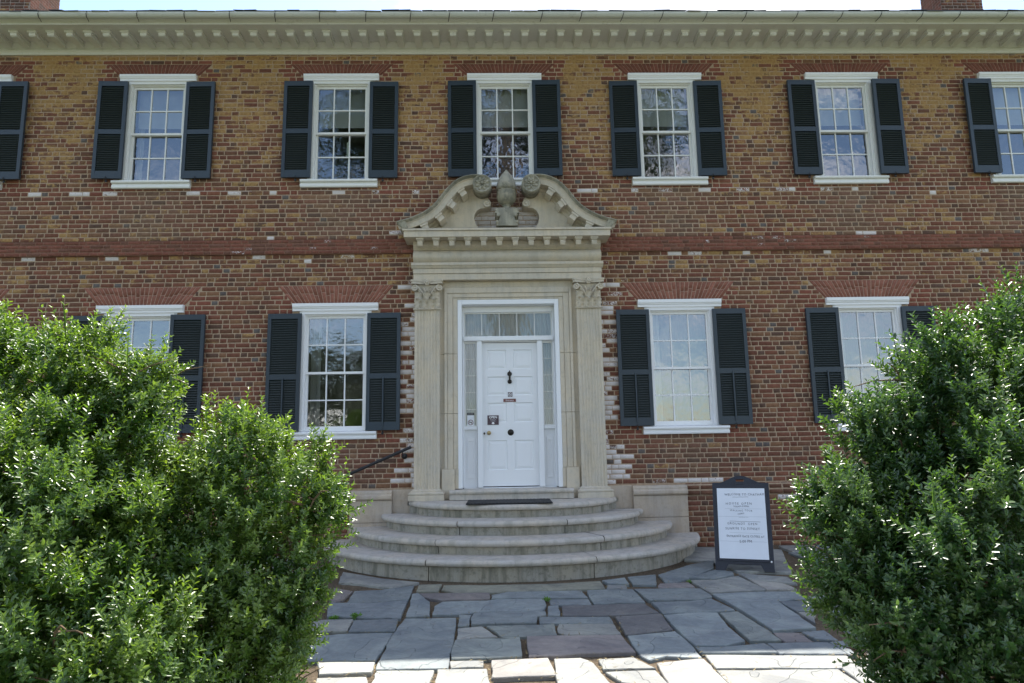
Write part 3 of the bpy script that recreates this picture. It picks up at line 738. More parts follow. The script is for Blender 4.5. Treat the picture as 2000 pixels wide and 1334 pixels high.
m.build('door_head', 'stone', DS, bevel=.004)

# swan-neck pediment
OUT = [(1.735, 5.04), (1.623, 5.07), (1.52, 5.10), (1.419, 5.143), (1.335, 5.182), (1.256, 5.232), (1.18, 5.293), (1.113, 5.365), (1.06, 5.433), (1.011, 5.504), (.96, 5.566), (.908, 5.623), (.85, 5.682), (.784, 5.73), (.715, 5.765), (.639, 5.79), (.57, 5.803), (.494, 5.808), (.40, 5.80)]
def offs(n):
    r = []
    for i, p in enumerate(OUT):
        a, b = OUT[max(0, i - 1)], OUT[min(len(OUT) - 1, i + 1)]; dx, dz = b[0] - a[0], b[1] - a[1]; l = math.hypot(dx, dz)
        r.append((p[0] + (dz / l) * -n, p[1] + (dx / l) * n))       # inward (down and towards the axis)
    return r
PR = [(.0, 0.0), (.0, -.50), (.012, -.515), (.022, -.51), (.035, -.485), (.05, -.465), (.058, -.46), (.058, -.445), (.145, -.44), (.15, -.43), (.15, -.27), (.175, -.265), (.19, -.245), (.20, -.225), (.235, -.22), (.235, 0.0)]
for s in (-1, 1):
    m = MB(); prev = None; vs = []
    for (n, y) in PR:
        for p in offs(n):
            z = p[1]; vs.append((s * p[0], y, z))
    k = len(OUT); L_ = len(PR)
    def clampz(v): 
        lim = 4.928 if v[1] < -.3 else 4.99
        return (v[0], v[1], max(v[2], lim))
    vs = [clampz(v) for v in vs]
    fs = []; 
    for j in range(L_ - 1):
        for i in range(k - 1):
            q = (j * k + i, j * k + i + 1, (j + 1) * k + i + 1, (j + 1) * k + i); fs.append(q if s > 0 else q[::-1])
    cap = [f for f in fs if max(f) < 6 * k]; rest = [f for f in fs if max(f) >= 6 * k]
    m.add(vs, cap, 1); m.add(vs, rest, 0)
    e0 = tuple(j * k for j in range(L_)); e1 = tuple(j * k + k - 1 for j in range(L_))
    m.add(vs, [e0, e1], 0)
    # cyma return that closes the foot of the swan neck on the cornice end
    m.add([(s * 1.735, -.50, 5.04), (s * 1.735, 0, 5.04), (s * 1.645, 0, 4.927), (s * 1.645, -.485, 4.927), (s * 1.55, -.49, 4.927), (s * 1.60, -.50, 5.06)], [(0, 1, 2, 3), (0, 3, 4, 5)], 1)
    m.build('swan_neck_moulding', ['stone', 'stone_dark'], DS)
    m = MB()      # blocks under the raking cornice
    base = offs(.152); cum = [0]
    for i in range(1, k): cum.append(cum[-1] + math.dist(base[i], base[i - 1]))
    for d in (.40, .67, .94, 1.22):
        i = max(j for j in range(k - 1) if cum[j] <= d); f = (d - cum[i]) / (cum[i + 1] - cum[i]); a, b = base[i], base[i + 1]
        px_, pz_ = a[0] + (b[0] - a[0]) * f, a[1] + (b[1] - a[1]) * f; tx, tz = (b[0] - a[0]), (b[1] - a[1]); l = math.hypot(tx, tz); tx /= l; tz /= l; nx, nz = -tz, tx
        if pz_ < 5.0: continue
        def P(u, n, y): return (s * (px_ + tx * u + nx * n), y, pz_ + tz * u + nz * n)
        for (u, n0, n1, y) in ((.066, .0, .03, -.432), (.052, .03, .135, -.415)):
            v8 = [P(-u, n0, -.21), P(u, n0, -.21), P(u, n1, -.21), P(-u, n1, -.21), P(-u, n0, y), P(u, n0, y), P(u, n1 - (.03 if n1 > .05 else 0), y), P(-u, n1 - (.03 if n1 > .05 else 0), y)]
            m.add(v8, [(0, 1, 2, 3), (7, 6, 5, 4), (0, 4, 5, 1), (1, 5, 6, 2), (2, 6, 7, 3), (3, 7, 4, 0)])
    m.build('raking_block', 'stone', DS)
    m = MB()      # tympanum with its cut-out scroll
    inn = offs(.20)
    ty = [(1.40, 4.99)] + [p for p in inn if p[1] > 5.02 and p[0] > .55] + [(.50, 5.61), (.40, 5.60), (.325, 5.545), (.275, 5.49), (.255, 5.43), (.262, 5.385), (.30, 5.355), (.36, 5.352), (.43, 5.345), (.485, 5.305), (.52, 5.245), (.528, 5.18), (.51, 5.10), (.47, 5.03), (.43, 4.99)]
    m.prism([(s * p[0], p[1]) for p in ty], 'y', -.20, -.002)
    m.lathe([(.0, .0), (.062, .0), (.062, .255), (.05, .262), (.045, .25), (.02, .25), (.018, .262), (.0, .262)], (s * .315, 0, 5.412), 20, 'y')
    m.build('tympanum', 'stone', DS, bevel=.003)
    m = MB()      # rosette
    c = (s * .388, -.22, 5.651)
    m.lathe([(.0, .0), (.150, .0), (.150, .285), (.142, .295), (.128, .295), (.122, .283), (.0, .283)], c, 36, 'y')
    for i in range(8):
        a = math.pi / 8 + i * math.pi / 4
        for (rr, w, l, h) in ((.082, .027, .042, .30), (.05, .02, .03, .305)):
            aa = a if rr > .06 else a + math.pi / 8
            ux, uz = math.cos(aa), math.sin(aa); vs = []
            ring = [(l * math.cos(t), w * math.sin(t)) for t in [i2 * math.pi / 5 for i2 in range(10)]]
            for (p, q) in ring: vs.append((c[0] + ux * (rr + p) - uz * q, c[1] - h + .02, c[2] + uz * (rr + p) + ux * q))
            vs += [(c[0] + ux * (rr + p * .55) - uz * q * .55, c[1] - h, c[2] + uz * (rr + p * .55) + ux * q * .55) for (p, q) in ring]
            m.add(vs, [(i2, (i2 + 1) % 10, 10 + (i2 + 1) % 10, 10 + i2) for i2 in range(10)] + [tuple(range(10, 20))])
    m.ball((c[0], c[1] - .30, c[2]), .026, 12)
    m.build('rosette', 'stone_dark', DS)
# pedestal and pineapple finial
m = MB()
ped = [(.165, 4.97), (.165, 5.0), (.135, 5.05), (.115, 5.10), (.125, 5.145), (.15, 5.175), (.19, 5.18), (.19, 5.20), (.165, 5.215), (.185, 5.225), (.185, 5.255), (.13, 5.262)]
pl = [(-a, z) for a, z in ped] + [(a, z) for a, z in reversed(ped)]
m.prism(pl, 'y', -.46, -.12)
for s in (-1, 1):
    m.lathe([(.0, .0), (.03, .0), (.03, .35), (.0, .35)], (s * .135, -.13, 5.145), 14, 'y'); m.lathe([(.0, .0), (.022, .0), (.022, .35), (.0, .35)], (s * .155, -.13, 5.03), 14, 'y')
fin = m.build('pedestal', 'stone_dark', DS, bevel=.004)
m = MB()
m.lathe([(.0, 5.262), (.105, 5.262), (.105, 5.285), (.06, 5.31), (.052, 5.335), (.075, 5.35), (.055, 5.36)], (0, -.30, 0), 24)
m.lathe([(.055, 5.36), (.10, 5.385), (.135, 5.43), (.15, 5.49), (.148, 5.55), (.14, 5.60)], (0, -.30, 0), 48, mod=lambda a, h: 1 + .07 * abs(math.cos(a * 6)) * min(1, (h - 5.36) * 12))
m.lathe([(.14, 5.60), (.156, 5.605), (.158, 5.66), (.15, 5.72), (.128, 5.79), (.09, 5.855), (.045, 5.91), (.012, 5.955), (.0, 5.965)], (0, -.30, 0), 40, mod=lambda a, h: 1 + .02 * math.cos(a * 10 + h * 40) + .02 * math.cos(a * 10 - h * 40))
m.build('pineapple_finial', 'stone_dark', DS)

# white timber frame, transom, sidelights
m = MB()
for s in (-1, 1):
    a, b = sorted((s * .808, s * .742)); m.box(a, b, -.088, .24, .90, 3.86)
    a, b = sorted((s * .741, s * .715)); m.box(a, b, .10, .24, .90, 3.78)
    a, b = sorted((s * .445 + .015, s * .525 + .015)); m.box(a, b, .07, .22, .90, 3.215)
    a, b = sorted((s * .53 + .015, s * .72)); m.box(a, b, .15, .20, .90, 1.80); m.box(a, b, .10, .20, 1.80, 1.85)
    c, d = a + .04, b - .04
    m.box(c, d, .139, .152, 1.04, 1.10); m.box(c, d, .139, .152, 1.62, 1.68); m.box(c, c + .025, .139, .152, 1.10, 1.62); m.box(d - .025, d, .139, .152, 1.10, 1.62)
m.box(-.741, .741, -.087, .24, 3.785, 3.86); m.box(-.714, .714, .10, .24, 3.69, 3.784); m.box(-.716, .716, .05, .24, 3.218, 3.285); m.box(-.716, .716, .12, .24, 3.20, 3.2175)
m.box(-.73, .73, .10, .25, .862, .899)
fr_ = m.build('door_frame', 'door', house, bevel=.004)
def light(x0, x1, z0, z1, nx, nz, y=.135):
    m = MB(); f = .018; m.box(x0, x0 + f, y, y + .03, z0, z1); m.box(x1 - f, x1, y, y + .03, z0, z1); m.box(x0 + f, x1 - f, y + .001, y + .029, z0, z0 + f); m.box(x0 + f, x1 - f, y + .001, y + .029, z1 - f, z1)
    for i in range(1, nx): x = x0 + (x1 - x0) * i / nx; m.box(x - .007, x + .007, y + .003, y + .027, z0 + f, z1 - f)
    for i in range(1, nz): z = z0 + (z1 - z0) * i / nz; m.box(x0 + f, x1 - f, y + .0035, y + .0265, z - .007, z + .007)
    s = m.build('light_sash', 'sashpaint', fr_)
    pane_mesh((x0, x1, z0, z1, y - .003), nx, nz).build('pane', 'glassdoor', fr_)
light(-.714, .714, 3.286, 3.689, 5, 1); fold(-.70, .70, 3.29, 3.68, .172, 0, 80, .012).build('curtain', 'netting', fr_)
for a, b in ((-.714, -.512), (.542, .714)):
    light(a, b, 1.851, 3.199, 1, 5); fold(a + .01, b - .01, 1.86, 3.19, .175, 0, 150, .012).build('curtain', 'netting', fr_)
# the door leaf
dr = empty('door', (.015, .15, .915), house)
m = MB(); DW = .445; PANE = [(1.85, 2.165), (1.425, 1.73), (.995, 1.31), (.25, .715)]; PX = [(-.365, -.055), (.055, .365)]
m.box(-DW, DW, .018, .045, .0, 2.275)
m.box(-DW, -.365, .0, .018, .0, 2.275); m.box(.365, DW, .0, .018, .0, 2.275)
for (a, b) in ((0, .25), (.715, .995), (1.31, 1.425), (1.73, 1.85), (2.165, 2.275)): m.box(-.365, .365, .0003, .018, a, b)
for (a, b) in PANE: m.box(-.055, .055, .0, .018, a, b)
for (a, b) in PANE:
    for (c, d) in PX:
        i = .014; j = .055
        vs = [(c, .002, a), (d, .002, a), (d, .002, b), (c, .002, b), (c + i, .016, a + i), (d - i, .016, a + i), (d - i, .016, b - i), (c + i, .016, b - i),
              (c + j, .005, a + j), (d - j, .005, a + j), (d - j, .005, b - j), (c + j, .005, b - j)]
        m.add(vs, [(0, 1, 5, 4), (1, 2, 6, 5), (2, 3, 7, 6), (3, 0, 4, 7), (4, 5, 9, 8), (5, 6, 10, 9), (6, 7, 11, 10), (7, 4, 8, 11), (8, 9, 10, 11)])
m.build('door_leaf', 'door', dr)
m = MB(); m.lathe([(.0, .0), (.032, .0), (.03, .008), (.012, .014), (.012, .04), (.03, .05), (.034, .062), (.028, .075), (.0, .08)], (-.345, .0, .83), 20, 'y'); m.build('door_knob', 'brass', dr)
m = MB(); m.lathe([(.0, .0), (.05, .0), (.048, .01), (.035, .018), (.03, .02), (.03, .03), (.0, .034)], (.0, .0, .835), 24, 'y'); m.build('pull_knob', 'bronze', dr)
m = MB(); m.prism([(-.42, .80), (-.405, .823), (-.42, .85), (-.435, .823)], 'y', -.006, .0); m.build('keyhole_plate', 'bronze', dr)
m = MB(); m.lathe([(.0, .0), (.038, .0), (.036, .014), (.02, .03), (.0, .034)], (-.003, 0, 1.77), 18, 'y'); m.prism([(-.02, 1.79), (.014, 1.79), (-.003, 1.83)], 'y', -.02, 0)
m.tube([(-.003, -.03, 1.76), (-.003, -.04, 1.72), (-.003, -.03, 1.67)], .016, 10); m.lathe([(.0, .0), (.036, .0), (.034, .02), (.016, .032), (.0, .034)], (-.003, 0, 1.645), 18, 'y'); m.build('knocker', 'bronze', dr)

# ------------------------------------------------------------------ lettering
def text_mesh(m, s, x, z, h, mat=0, align='CENTER', y=0.0, ex=.0006, jitter=0.0, wide=1.0, bold=0.0):
    """add a line of text to builder m, facing -y, baseline z, cap height h"""
    cu = bpy.data.curves.new('lettering', 'FONT'); cu.body = s; cu.size = h / .72; cu.align_x = align; cu.extrude = ex; cu.resolution_u = 2; cu.space_character = wide; cu.offset = bold * h
    o = bpy.data.objects.new('lettering', cu); COL.objects.link(o)
    bpy.context.view_layer.update()
    me = bpy.data.meshes.new_from_object(o.evaluated_get(bpy.context.evaluated_depsgraph_get()))
    vs = [(x + v.co.x, y - v.co.z, z + v.co.y + (jitter * math.sin(v.co.x * 37 + len(s)) if jitter else 0)) for v in me.vertices]
    m.add(vs, [tuple(p.vertices) for p in me.polygons], mat)
    bpy.data.objects.remove(o); bpy.data.curves.remove(cu); bpy.data.meshes.remove(me)
def ring(m, cx, cz, r0, r1, y0, y1, mat, n=24):
    vs = []
    for i in range(n):
        a = 2 * math.pi * i / n; c, s = math.cos(a), math.sin(a)
        vs += [(cx + r0 * c, y1, cz + r0 * s), (cx + r1 * c, y1, cz + r1 * s), (cx + r1 * c, y0, cz + r1 * s)]
    fs = []
    for i in range(n): j = (i + 1) % n; fs += [(3 * i, 3 * i + 1, 3 * j + 1, 3 * j), (3 * i + 1, 3 * i + 2, 3 * j + 2, 3 * j + 1)]
    m.add(vs, fs, mat)
# open sign
m = MB(); m.box(-.09, .09, -.006, .0, 0, .151); tmp = MB()
text_mesh(m, 'OPEN', 0, .103, .037, 1, y=-.0065, wide=.95, bold=.03); text_mesh(m, 'Park Museum', 0, .076, .013, 1, y=-.0065); text_mesh(m, 'Gift Shop', 0, .056, .013, 1, y=-.0065)
m.prism([(-.016, .045), (.016, .045), (.016, .026), (.030, .026), (0, .006), (-.030, .026), (-.016, .026)], 'y', -.0075, -.006, 1)
tag(m.build('open_sign', ['signbrown', 'signwhite'], None, loc=(-.263, .149, 1.873)), 'square maroon sign reading OPEN with a white down arrow on the white door', 'sign')
m = MB(); m.box(-.10, .10, -.006, 0, 0, .05); text_mesh(m, 'Entrance', 0, .014, .026, 1, y=-.0065)
tag(m.build('entrance_sign', ['signred', 'signwhite'], None, loc=(.006, .149, 2.234)), 'thin red brown strip reading Entrance in the middle of the door', 'sign')
m = MB(); m.box(-.036, .036, -.006, 0, 0, .073); ring(m, 0, .0365, .022, .029, -.006, -.0075, 1)
m.prism([(-.022, .0565), (-.018, .0595), (.022, .0165), (.018, .0135)], 'y', -.0078, -.006, 1); m.box(-.014, .014, -.0072, -.006, .033, .039, 1)
tag(m.build('no_smoking_sign', ['signbrown', 'signwhite'], None, loc=(.016, .149, 2.316)), 'tiny square no smoking sign between the door knocker and the Entrance strip', 'sign')
m = MB(); m.box(-.054, .054, -.004, 0, 0, .165); m.box(-.056, .056, -.005, 0, .168, .205, 1); ring(m, 0, .052, .034, .043, -.004, -.0055, 2)
m.prism([(-.026, .074), (-.021, .079), (.026, .03), (.021, .025)], 'y', -.0062, -.004, 2)
m.prism([(-.024, .058), (-.012, .06), (.014, .058), (.02, .066), (.026, .06), (.02, .052), (.016, .036), (.010, .036), (.009, .048), (-.010, .048), (-.014, .036), (-.02, .036), (-.019, .052)], 'y', -.0058, -.004, 1)
text_mesh(m, 'NOTICE', 0, .179, .016, 3, y=-.0055)
tag(m.build('no_pets_sign', ['board', 'iron', 'signred', 'signwhite'], None, loc=(-.62, .149, 1.865)), 'pale card with a red no dogs circle behind the glass left of the door', 'sign')

# ------------------------------------------------------------------ steps
steps = tag(empty('stone_steps', (0, 0, 0)), 'rounded flight of grey stone steps with bullnose treads below the front door', 'steps')
def half_oval(a, b, yc, n=72):
    r = []
    for i in range(n + 1):
        t = math.pi * i / n; x, y = -a * math.cos(t), yc - b * math.sin(t); r.append((x, min(y, -.10)))
    return r
def step(a, b, z0, z1, cuts, dx):
    """nose semi-axes a, b"""
    yc = .2; prof = [(.085, z0), (.085, z1 - .092), (.075, z1 - .088), (.065, z1 - .086), (.06, z1 - .076), (.03, z1 - .074), (.012, z1 - .068), (.002, z1 - .05), (.0, z1 - .035), (.006, z1 - .018), (.018, z1 - .006), (.038, z1)]
    rings = []
    for (e, z) in prof: rings.append([(x + dx, y, z) for x, y in half_oval(a - e, b - e, yc)])
    n = len(rings[0]); m = MB(); bounds = [0] + sorted(cuts) + [n - 1]
    for s0, s1 in zip(bounds[:-1], bounds[1:]):
        idx = list(range(s0, s1 + 1)); k = len(idx); vs = []
        jz = random.uniform(-.0035, .0035); jo = random.uniform(-.004, .004)
        for r_ in rings:
            for q, i in enumerate(idx):
                x, y, z = r_[i]
                if q == 0 and s0 > 0: xn, yn, _ = r_[i + 1]; l = math.dist((x, y), (xn, yn)) + 1e-9; x += (xn - x) / l * .006; y += (yn - y) / l * .006
                if q == k - 1 and s1 < n - 1: xn, yn, _ = r_[i - 1]; l = math.dist((x, y), (xn, yn)) + 1e-9; x += (xn - x) / l * .006; y += (yn - y) / l * .006
                l = math.hypot(x - dx, y) + 1e-9
                vs.append((x + (x - dx) / l * jo, y + y / l * jo, z + jz))
        L_ = len(rings)
        for j in range(L_ - 1):
            fs = [(j * k + i, j * k + i + 1, (j + 1) * k + i + 1, (j + 1) * k + i) for i in range(k - 1)]
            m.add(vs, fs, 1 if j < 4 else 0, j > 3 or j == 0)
        top = [(L_ - 1) * k + i for i in range(k)]; tv = [vs[i] for i in top]
        # tread surface back to the wall, split along a radial joint
        b0 = (tv[0][0] * .45, -.10, tv[0][2]) if s0 > 0 else (tv[0][0], -.09, tv[0][2])
        b1 = (tv[-1][0] * .45, -.10, tv[-1][2]) if s1 < n - 1 else (tv[-1][0], -.09, tv[-1][2])
        m.add(tv + [b1, b0], [tuple(range(k + 2))], 0)
        e0 = [vs[j * k] for j in range(L_)] + [(b0[0], b0[1], z0)]; e1 = [vs[j * k + k - 1] for j in range(L_)] + [(b1[0], b1[1], z0)]
        m.add(e0, [tuple(range(len(e0)))], 1); m.add(e1, [tuple(range(len(e1) - 1, -1, -1))], 1)
    # dark core behind the joints
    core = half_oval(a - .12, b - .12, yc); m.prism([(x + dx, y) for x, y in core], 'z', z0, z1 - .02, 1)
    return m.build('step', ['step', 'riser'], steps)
step(2.87, 2.62, -.30, .182, [27, 44, 58], .0)
step(2.45, 2.24, .10, .367, [26, 47], .02)
step(2.03, 1.79, .30, .552, [16, 27, 44, 63], .02)
step(1.615, 1.40, .50, .737, [], .03)
m = MB(); m.prism([(.14, .74), (-.285, .74), (-.285, .82), (-.30, .825), (-.315, .84), (-.32, .86), (-.31, .88), (-.295, .888), (.14, .888)], 'x', -.93, .945)
m.build('door_sill', 'step', steps, bevel=.005)
m = MB(); m.box(-.60, .60, -.36, .36, 0, .014)
for i in range(24): x = -.57 + i * .0496; m.box(x - .012, x + .012, -.34, .34, .014, .018)
t = tag(m.build('door_mat', 'mat', None, loc=(-.045, -.80, .741), bevel=.004), 'thin black ribbed rubber mat lying on the top step', 'door mat')
t.rotation_euler = (0, 0, R(-.8))
# handrail
hr = tag(empty('handrail', (-2.35, -.25, 0)), 'black iron handrail on the brick wall left of the steps', 'handrail')
m = MB(); d = Vector((.823, 0, .346)).normalized(); p1 = Vector((.835, 0, 1.545)); p0 = p1 - d * 2.0
pts = [p0 + d * (2.0 * i / 6) for i in range(7)]; m.tube([tuple(p) for p in pts], .0235, 12); m.build('rail', 'iron', hr)
for q in (.14, 1.75):
    p = p1 - d * q; m = MB(); m.tube([tuple(p), (p.x, .02, p.z - .07), (p.x, .12, p.z - .085), (p.x, .235, p.z - .085)], .011, 8); m.lathe([(.0, -.012), (.045, -.012), (.042, .006), (.0, .01)], (p.x, .232, p.z - .085), 18, 'y'); m.build('wall_bracket', 'iron', hr)

# ------------------------------------------------------------------ sandwich board
SBW, SBH = .69, 1.085
sb = tag(empty('sandwich_board', (2.815, -2.145, -.043)), 'navy framed folding board with handwritten opening times standing right of the steps', 'sandwich board')
sb.rotation_euler = (0, 0, R(-21.5)); sb.scale = (1, 1, 1.065)
def frame_outline():
    w = SBW / 2; r = [(-w, 0), (-w, 1.02)]
    for i in range(13):
        t = i / 12; x = -.24 + .48 * t; z = 1.02 + .085 * (1 - abs(2 * t - 1) ** 2.2) if 0 < t < 1 else 1.02
        r.append((x, z))
    r += [(w, 1.02), (w, 0), (w - .115, 0), (w - .155, .075), (-w + .155, .075), (-w + .115, 0)]
    return r
lean = R(15.5)
def leaned(o, sgn): o.rotation_euler = (sgn * -lean, 0, 0)
for nm, sgn, y in (('front_panel', 1, 0.0), ('rear_panel', -1, .60)):
    m = MB(); ol = frame_outline(); w = SBW / 2
    # outline with a hand hole: build the top bar around the hole from strips
    left = [p for p in ol[1:8] ]
    m.prism([(-w, .0), (-w + .115, .0), (-w + .155, .075), (w - .155, .075), (w - .115, .0), (w, .0), (w, 1.0), (-w, 1.0)], 'y', -.018, .018)
    hz0, hz1, hx = 1.035, 1.067, .05
    def zt(x): return 1.02 + (.088 * (.5 + .5 * math.cos(math.pi * x / .26)) ** .8 if abs(x) < .26 else 0)
    gx_ = [hx + (.26 - hx) * i / 8 for i in range(9)]
    for q in (-1, 1):
        m.prism([(q * hx, 1.001), (q * w, 1.001), (q * w, 1.02)] + [(q * x, zt(x)) for x in reversed(gx_)], 'y', -.017, .017)
    m.box(-hx + .0005, hx - .0005, -.0165, .0165, 1.001, hz0)
    tx_ = [-hx + .0005 + (2 * hx - .001) * i / 6 for i in range(7)]
    m.prism([(tx_[0], hz1), (tx_[-1], hz1)] + [(x, zt(x)) for x in reversed(tx_)], 'y', -.0165, .0165)
    m.box(-w + .045, w - .045, -.026, -.018, .105, .118); 
    for s in (-1, 1): a, b = sorted((s * (w - .035), s * (w - .045))); m.box(a, b, -.025, -.018, .105, .965)
    fp = m.build(nm, 'plastic', sb, loc=(0, y, 0), bevel=.004); leaned(fp, sgn)
    if sgn < 0: fp.rotation_euler = (lean, 0, 0)
    if sgn > 0:
        m = MB(); m.box(-.29, .29, -.022, -.0185, .135, .955)
        H = .82; top_ = .955
        def zz(f): return top_ - f * H
        Y = -.0226
        lines = [('WELCOME TO CHATHAM!', .05, .105, .026, 1.12), ('HOUSE OPEN', -.03,   .238, .026, 1.5), ('9:00AM-5:00PM', .0, .275, .020, 1.0), ('WALKING TOUR', -.005, .335, .020, 1.3), ('2:00PM', -.01, .378, .018, 1.0), ('GROUNDS  OPEN', .0, .525, .025, 1.3), ('SUNRISE TO SUNSET', .0, .594, .026, 1.2), ('ENTRANCE GATE CLOSES AT', .03, .70, .023, 1.02), ('5:00 PM', .03, .775, .030, 1.05)]
        for (tx, x, f, h, wd) in lines: text_mesh(m, tx, x, zz(f), h * 1.05, 1, y=Y, jitter=.003, wide=wd)
        text_mesh(m, 'small group tour', .02, zz(.425), .011, 2, y=Y, wide=1.1)
        for (a, b, f, sl2, mt) in ((-.10, .09, .13, .004, 1), (-.20, .25, .297, .0, 2), (-.15, .22, .476, -.004, 1), (-.16, .24, .635, -.01, 2), (-.28, .28, .41, 0, 2), (-.28, .28, .76, 0, 2)):
            n = 8; up = [(a + (b - a) * i / n, zz(f) + sl2 * i / n + .0012 * math.sin(i * 2.1)) for i in range(n + 1)]; t_ = .0032 if mt == 1 else .0018
            m.prism([(x, z - t_ / 2) for x, z in up] + [(x, z + t_ / 2) for x, z in reversed(up)], 'y', Y - .0004, Y + .0004, mt)
        wbd = m.build('whiteboard', ['board', 'ink', 'inkl'], fp)
        m = MB(); m.lathe([(.0, .0), (.011, .0), (.011, .006), (.0, .008)], (.315, -.024, .112), 14, 'y'); m.build('corner_button', 'signwhite', fp)
# ------------------------------------------------------------------ ground and paving
SLOPE = .02
def gz(y): return SLOPE * min(0.0, y) if y > -14 else SLOPE * -14
def sheet(name, x0, x1, ys, mat, dz, nx=2):
    m = MB(); X = [x0 + (x1 - x0) * i / nx for i in range(nx + 1)]
    for i in range(nx):
        for a, b in zip(ys[:-1], ys[1:]):
            m.add([(X[i], a, gz(a) + dz), (X[i + 1], a, gz(a) + dz), (X[i + 1], b, gz(b) + dz), (X[i], b, gz(b) + dz)], [(0, 1, 2, 3)])
    o = m.build(name, mat); tag(o, kind='structure'); return o
sheet('lawn', -400, 400, [-700, -60, -14, 0.0, 40, 300], 'lawn', -.055)
sheet('terrace_bed', -9, 9.5, [-14, -10, -5, -2.5, 0.0], 'soil', -.030)
SCOL = dict(G=(.252, .262, .248), B=(.188, .218, .228), N=(.162, .188, .204), D=(.142, .143, .148), P=(.198, .182, .18), T=(.212, .238, .228), Y=(.235, .24, .195), W=(.26, .255, .235))
def poly_shrink(p, d):
    n = len(p); A = sum(p[i][0] * p[(i + 1) % n][1] - p[(i + 1) % n][0] * p[i][1] for i in range(n)); sg = 1 if A > 0 else -1; out = []
    for i in range(n):
        a, b, c = p[i - 1], p[i], p[(i + 1) % n]
        e1 = Vector((b[0] - a[0], b[1] - a[1])).normalized(); e2 = Vector((c[0] - b[0], c[1] - b[1])).normalized()
        n1 = Vector((-e1.y, e1.x)) * sg; n2 = Vector((-e2.y, e2.x)) * sg; bis = n1 + n2; l = max(.5, bis.length_squared / 2)
        out.append((b[0] + bis.x * d / l / 1.0 * .5 * 2 / 2, b[1] + bis.y * d / l * .5))
    return out
def rough_edges(p):
    out = []
    n = len(p)
    for i in range(n):
        a, b = p[i], p[(i + 1) % n]; L_ = math.dist(a, b); k = max(1, int(L_ / .07))
        nx, ny = -(b[1] - a[1]) / (L_ + 1e-9), (b[0] - a[0]) / (L_ + 1e-9); w = 0
        for j in range(k):
            t = j / k; w = .6 * w + random.gauss(0, .0045); e = w * (math.sin(math.pi * t) if k > 1 else 0)
            out.append((a[0] + (b[0] - a[0]) * t + nx * e, a[1] + (b[1] - a[1]) * t + ny * e))
    return out
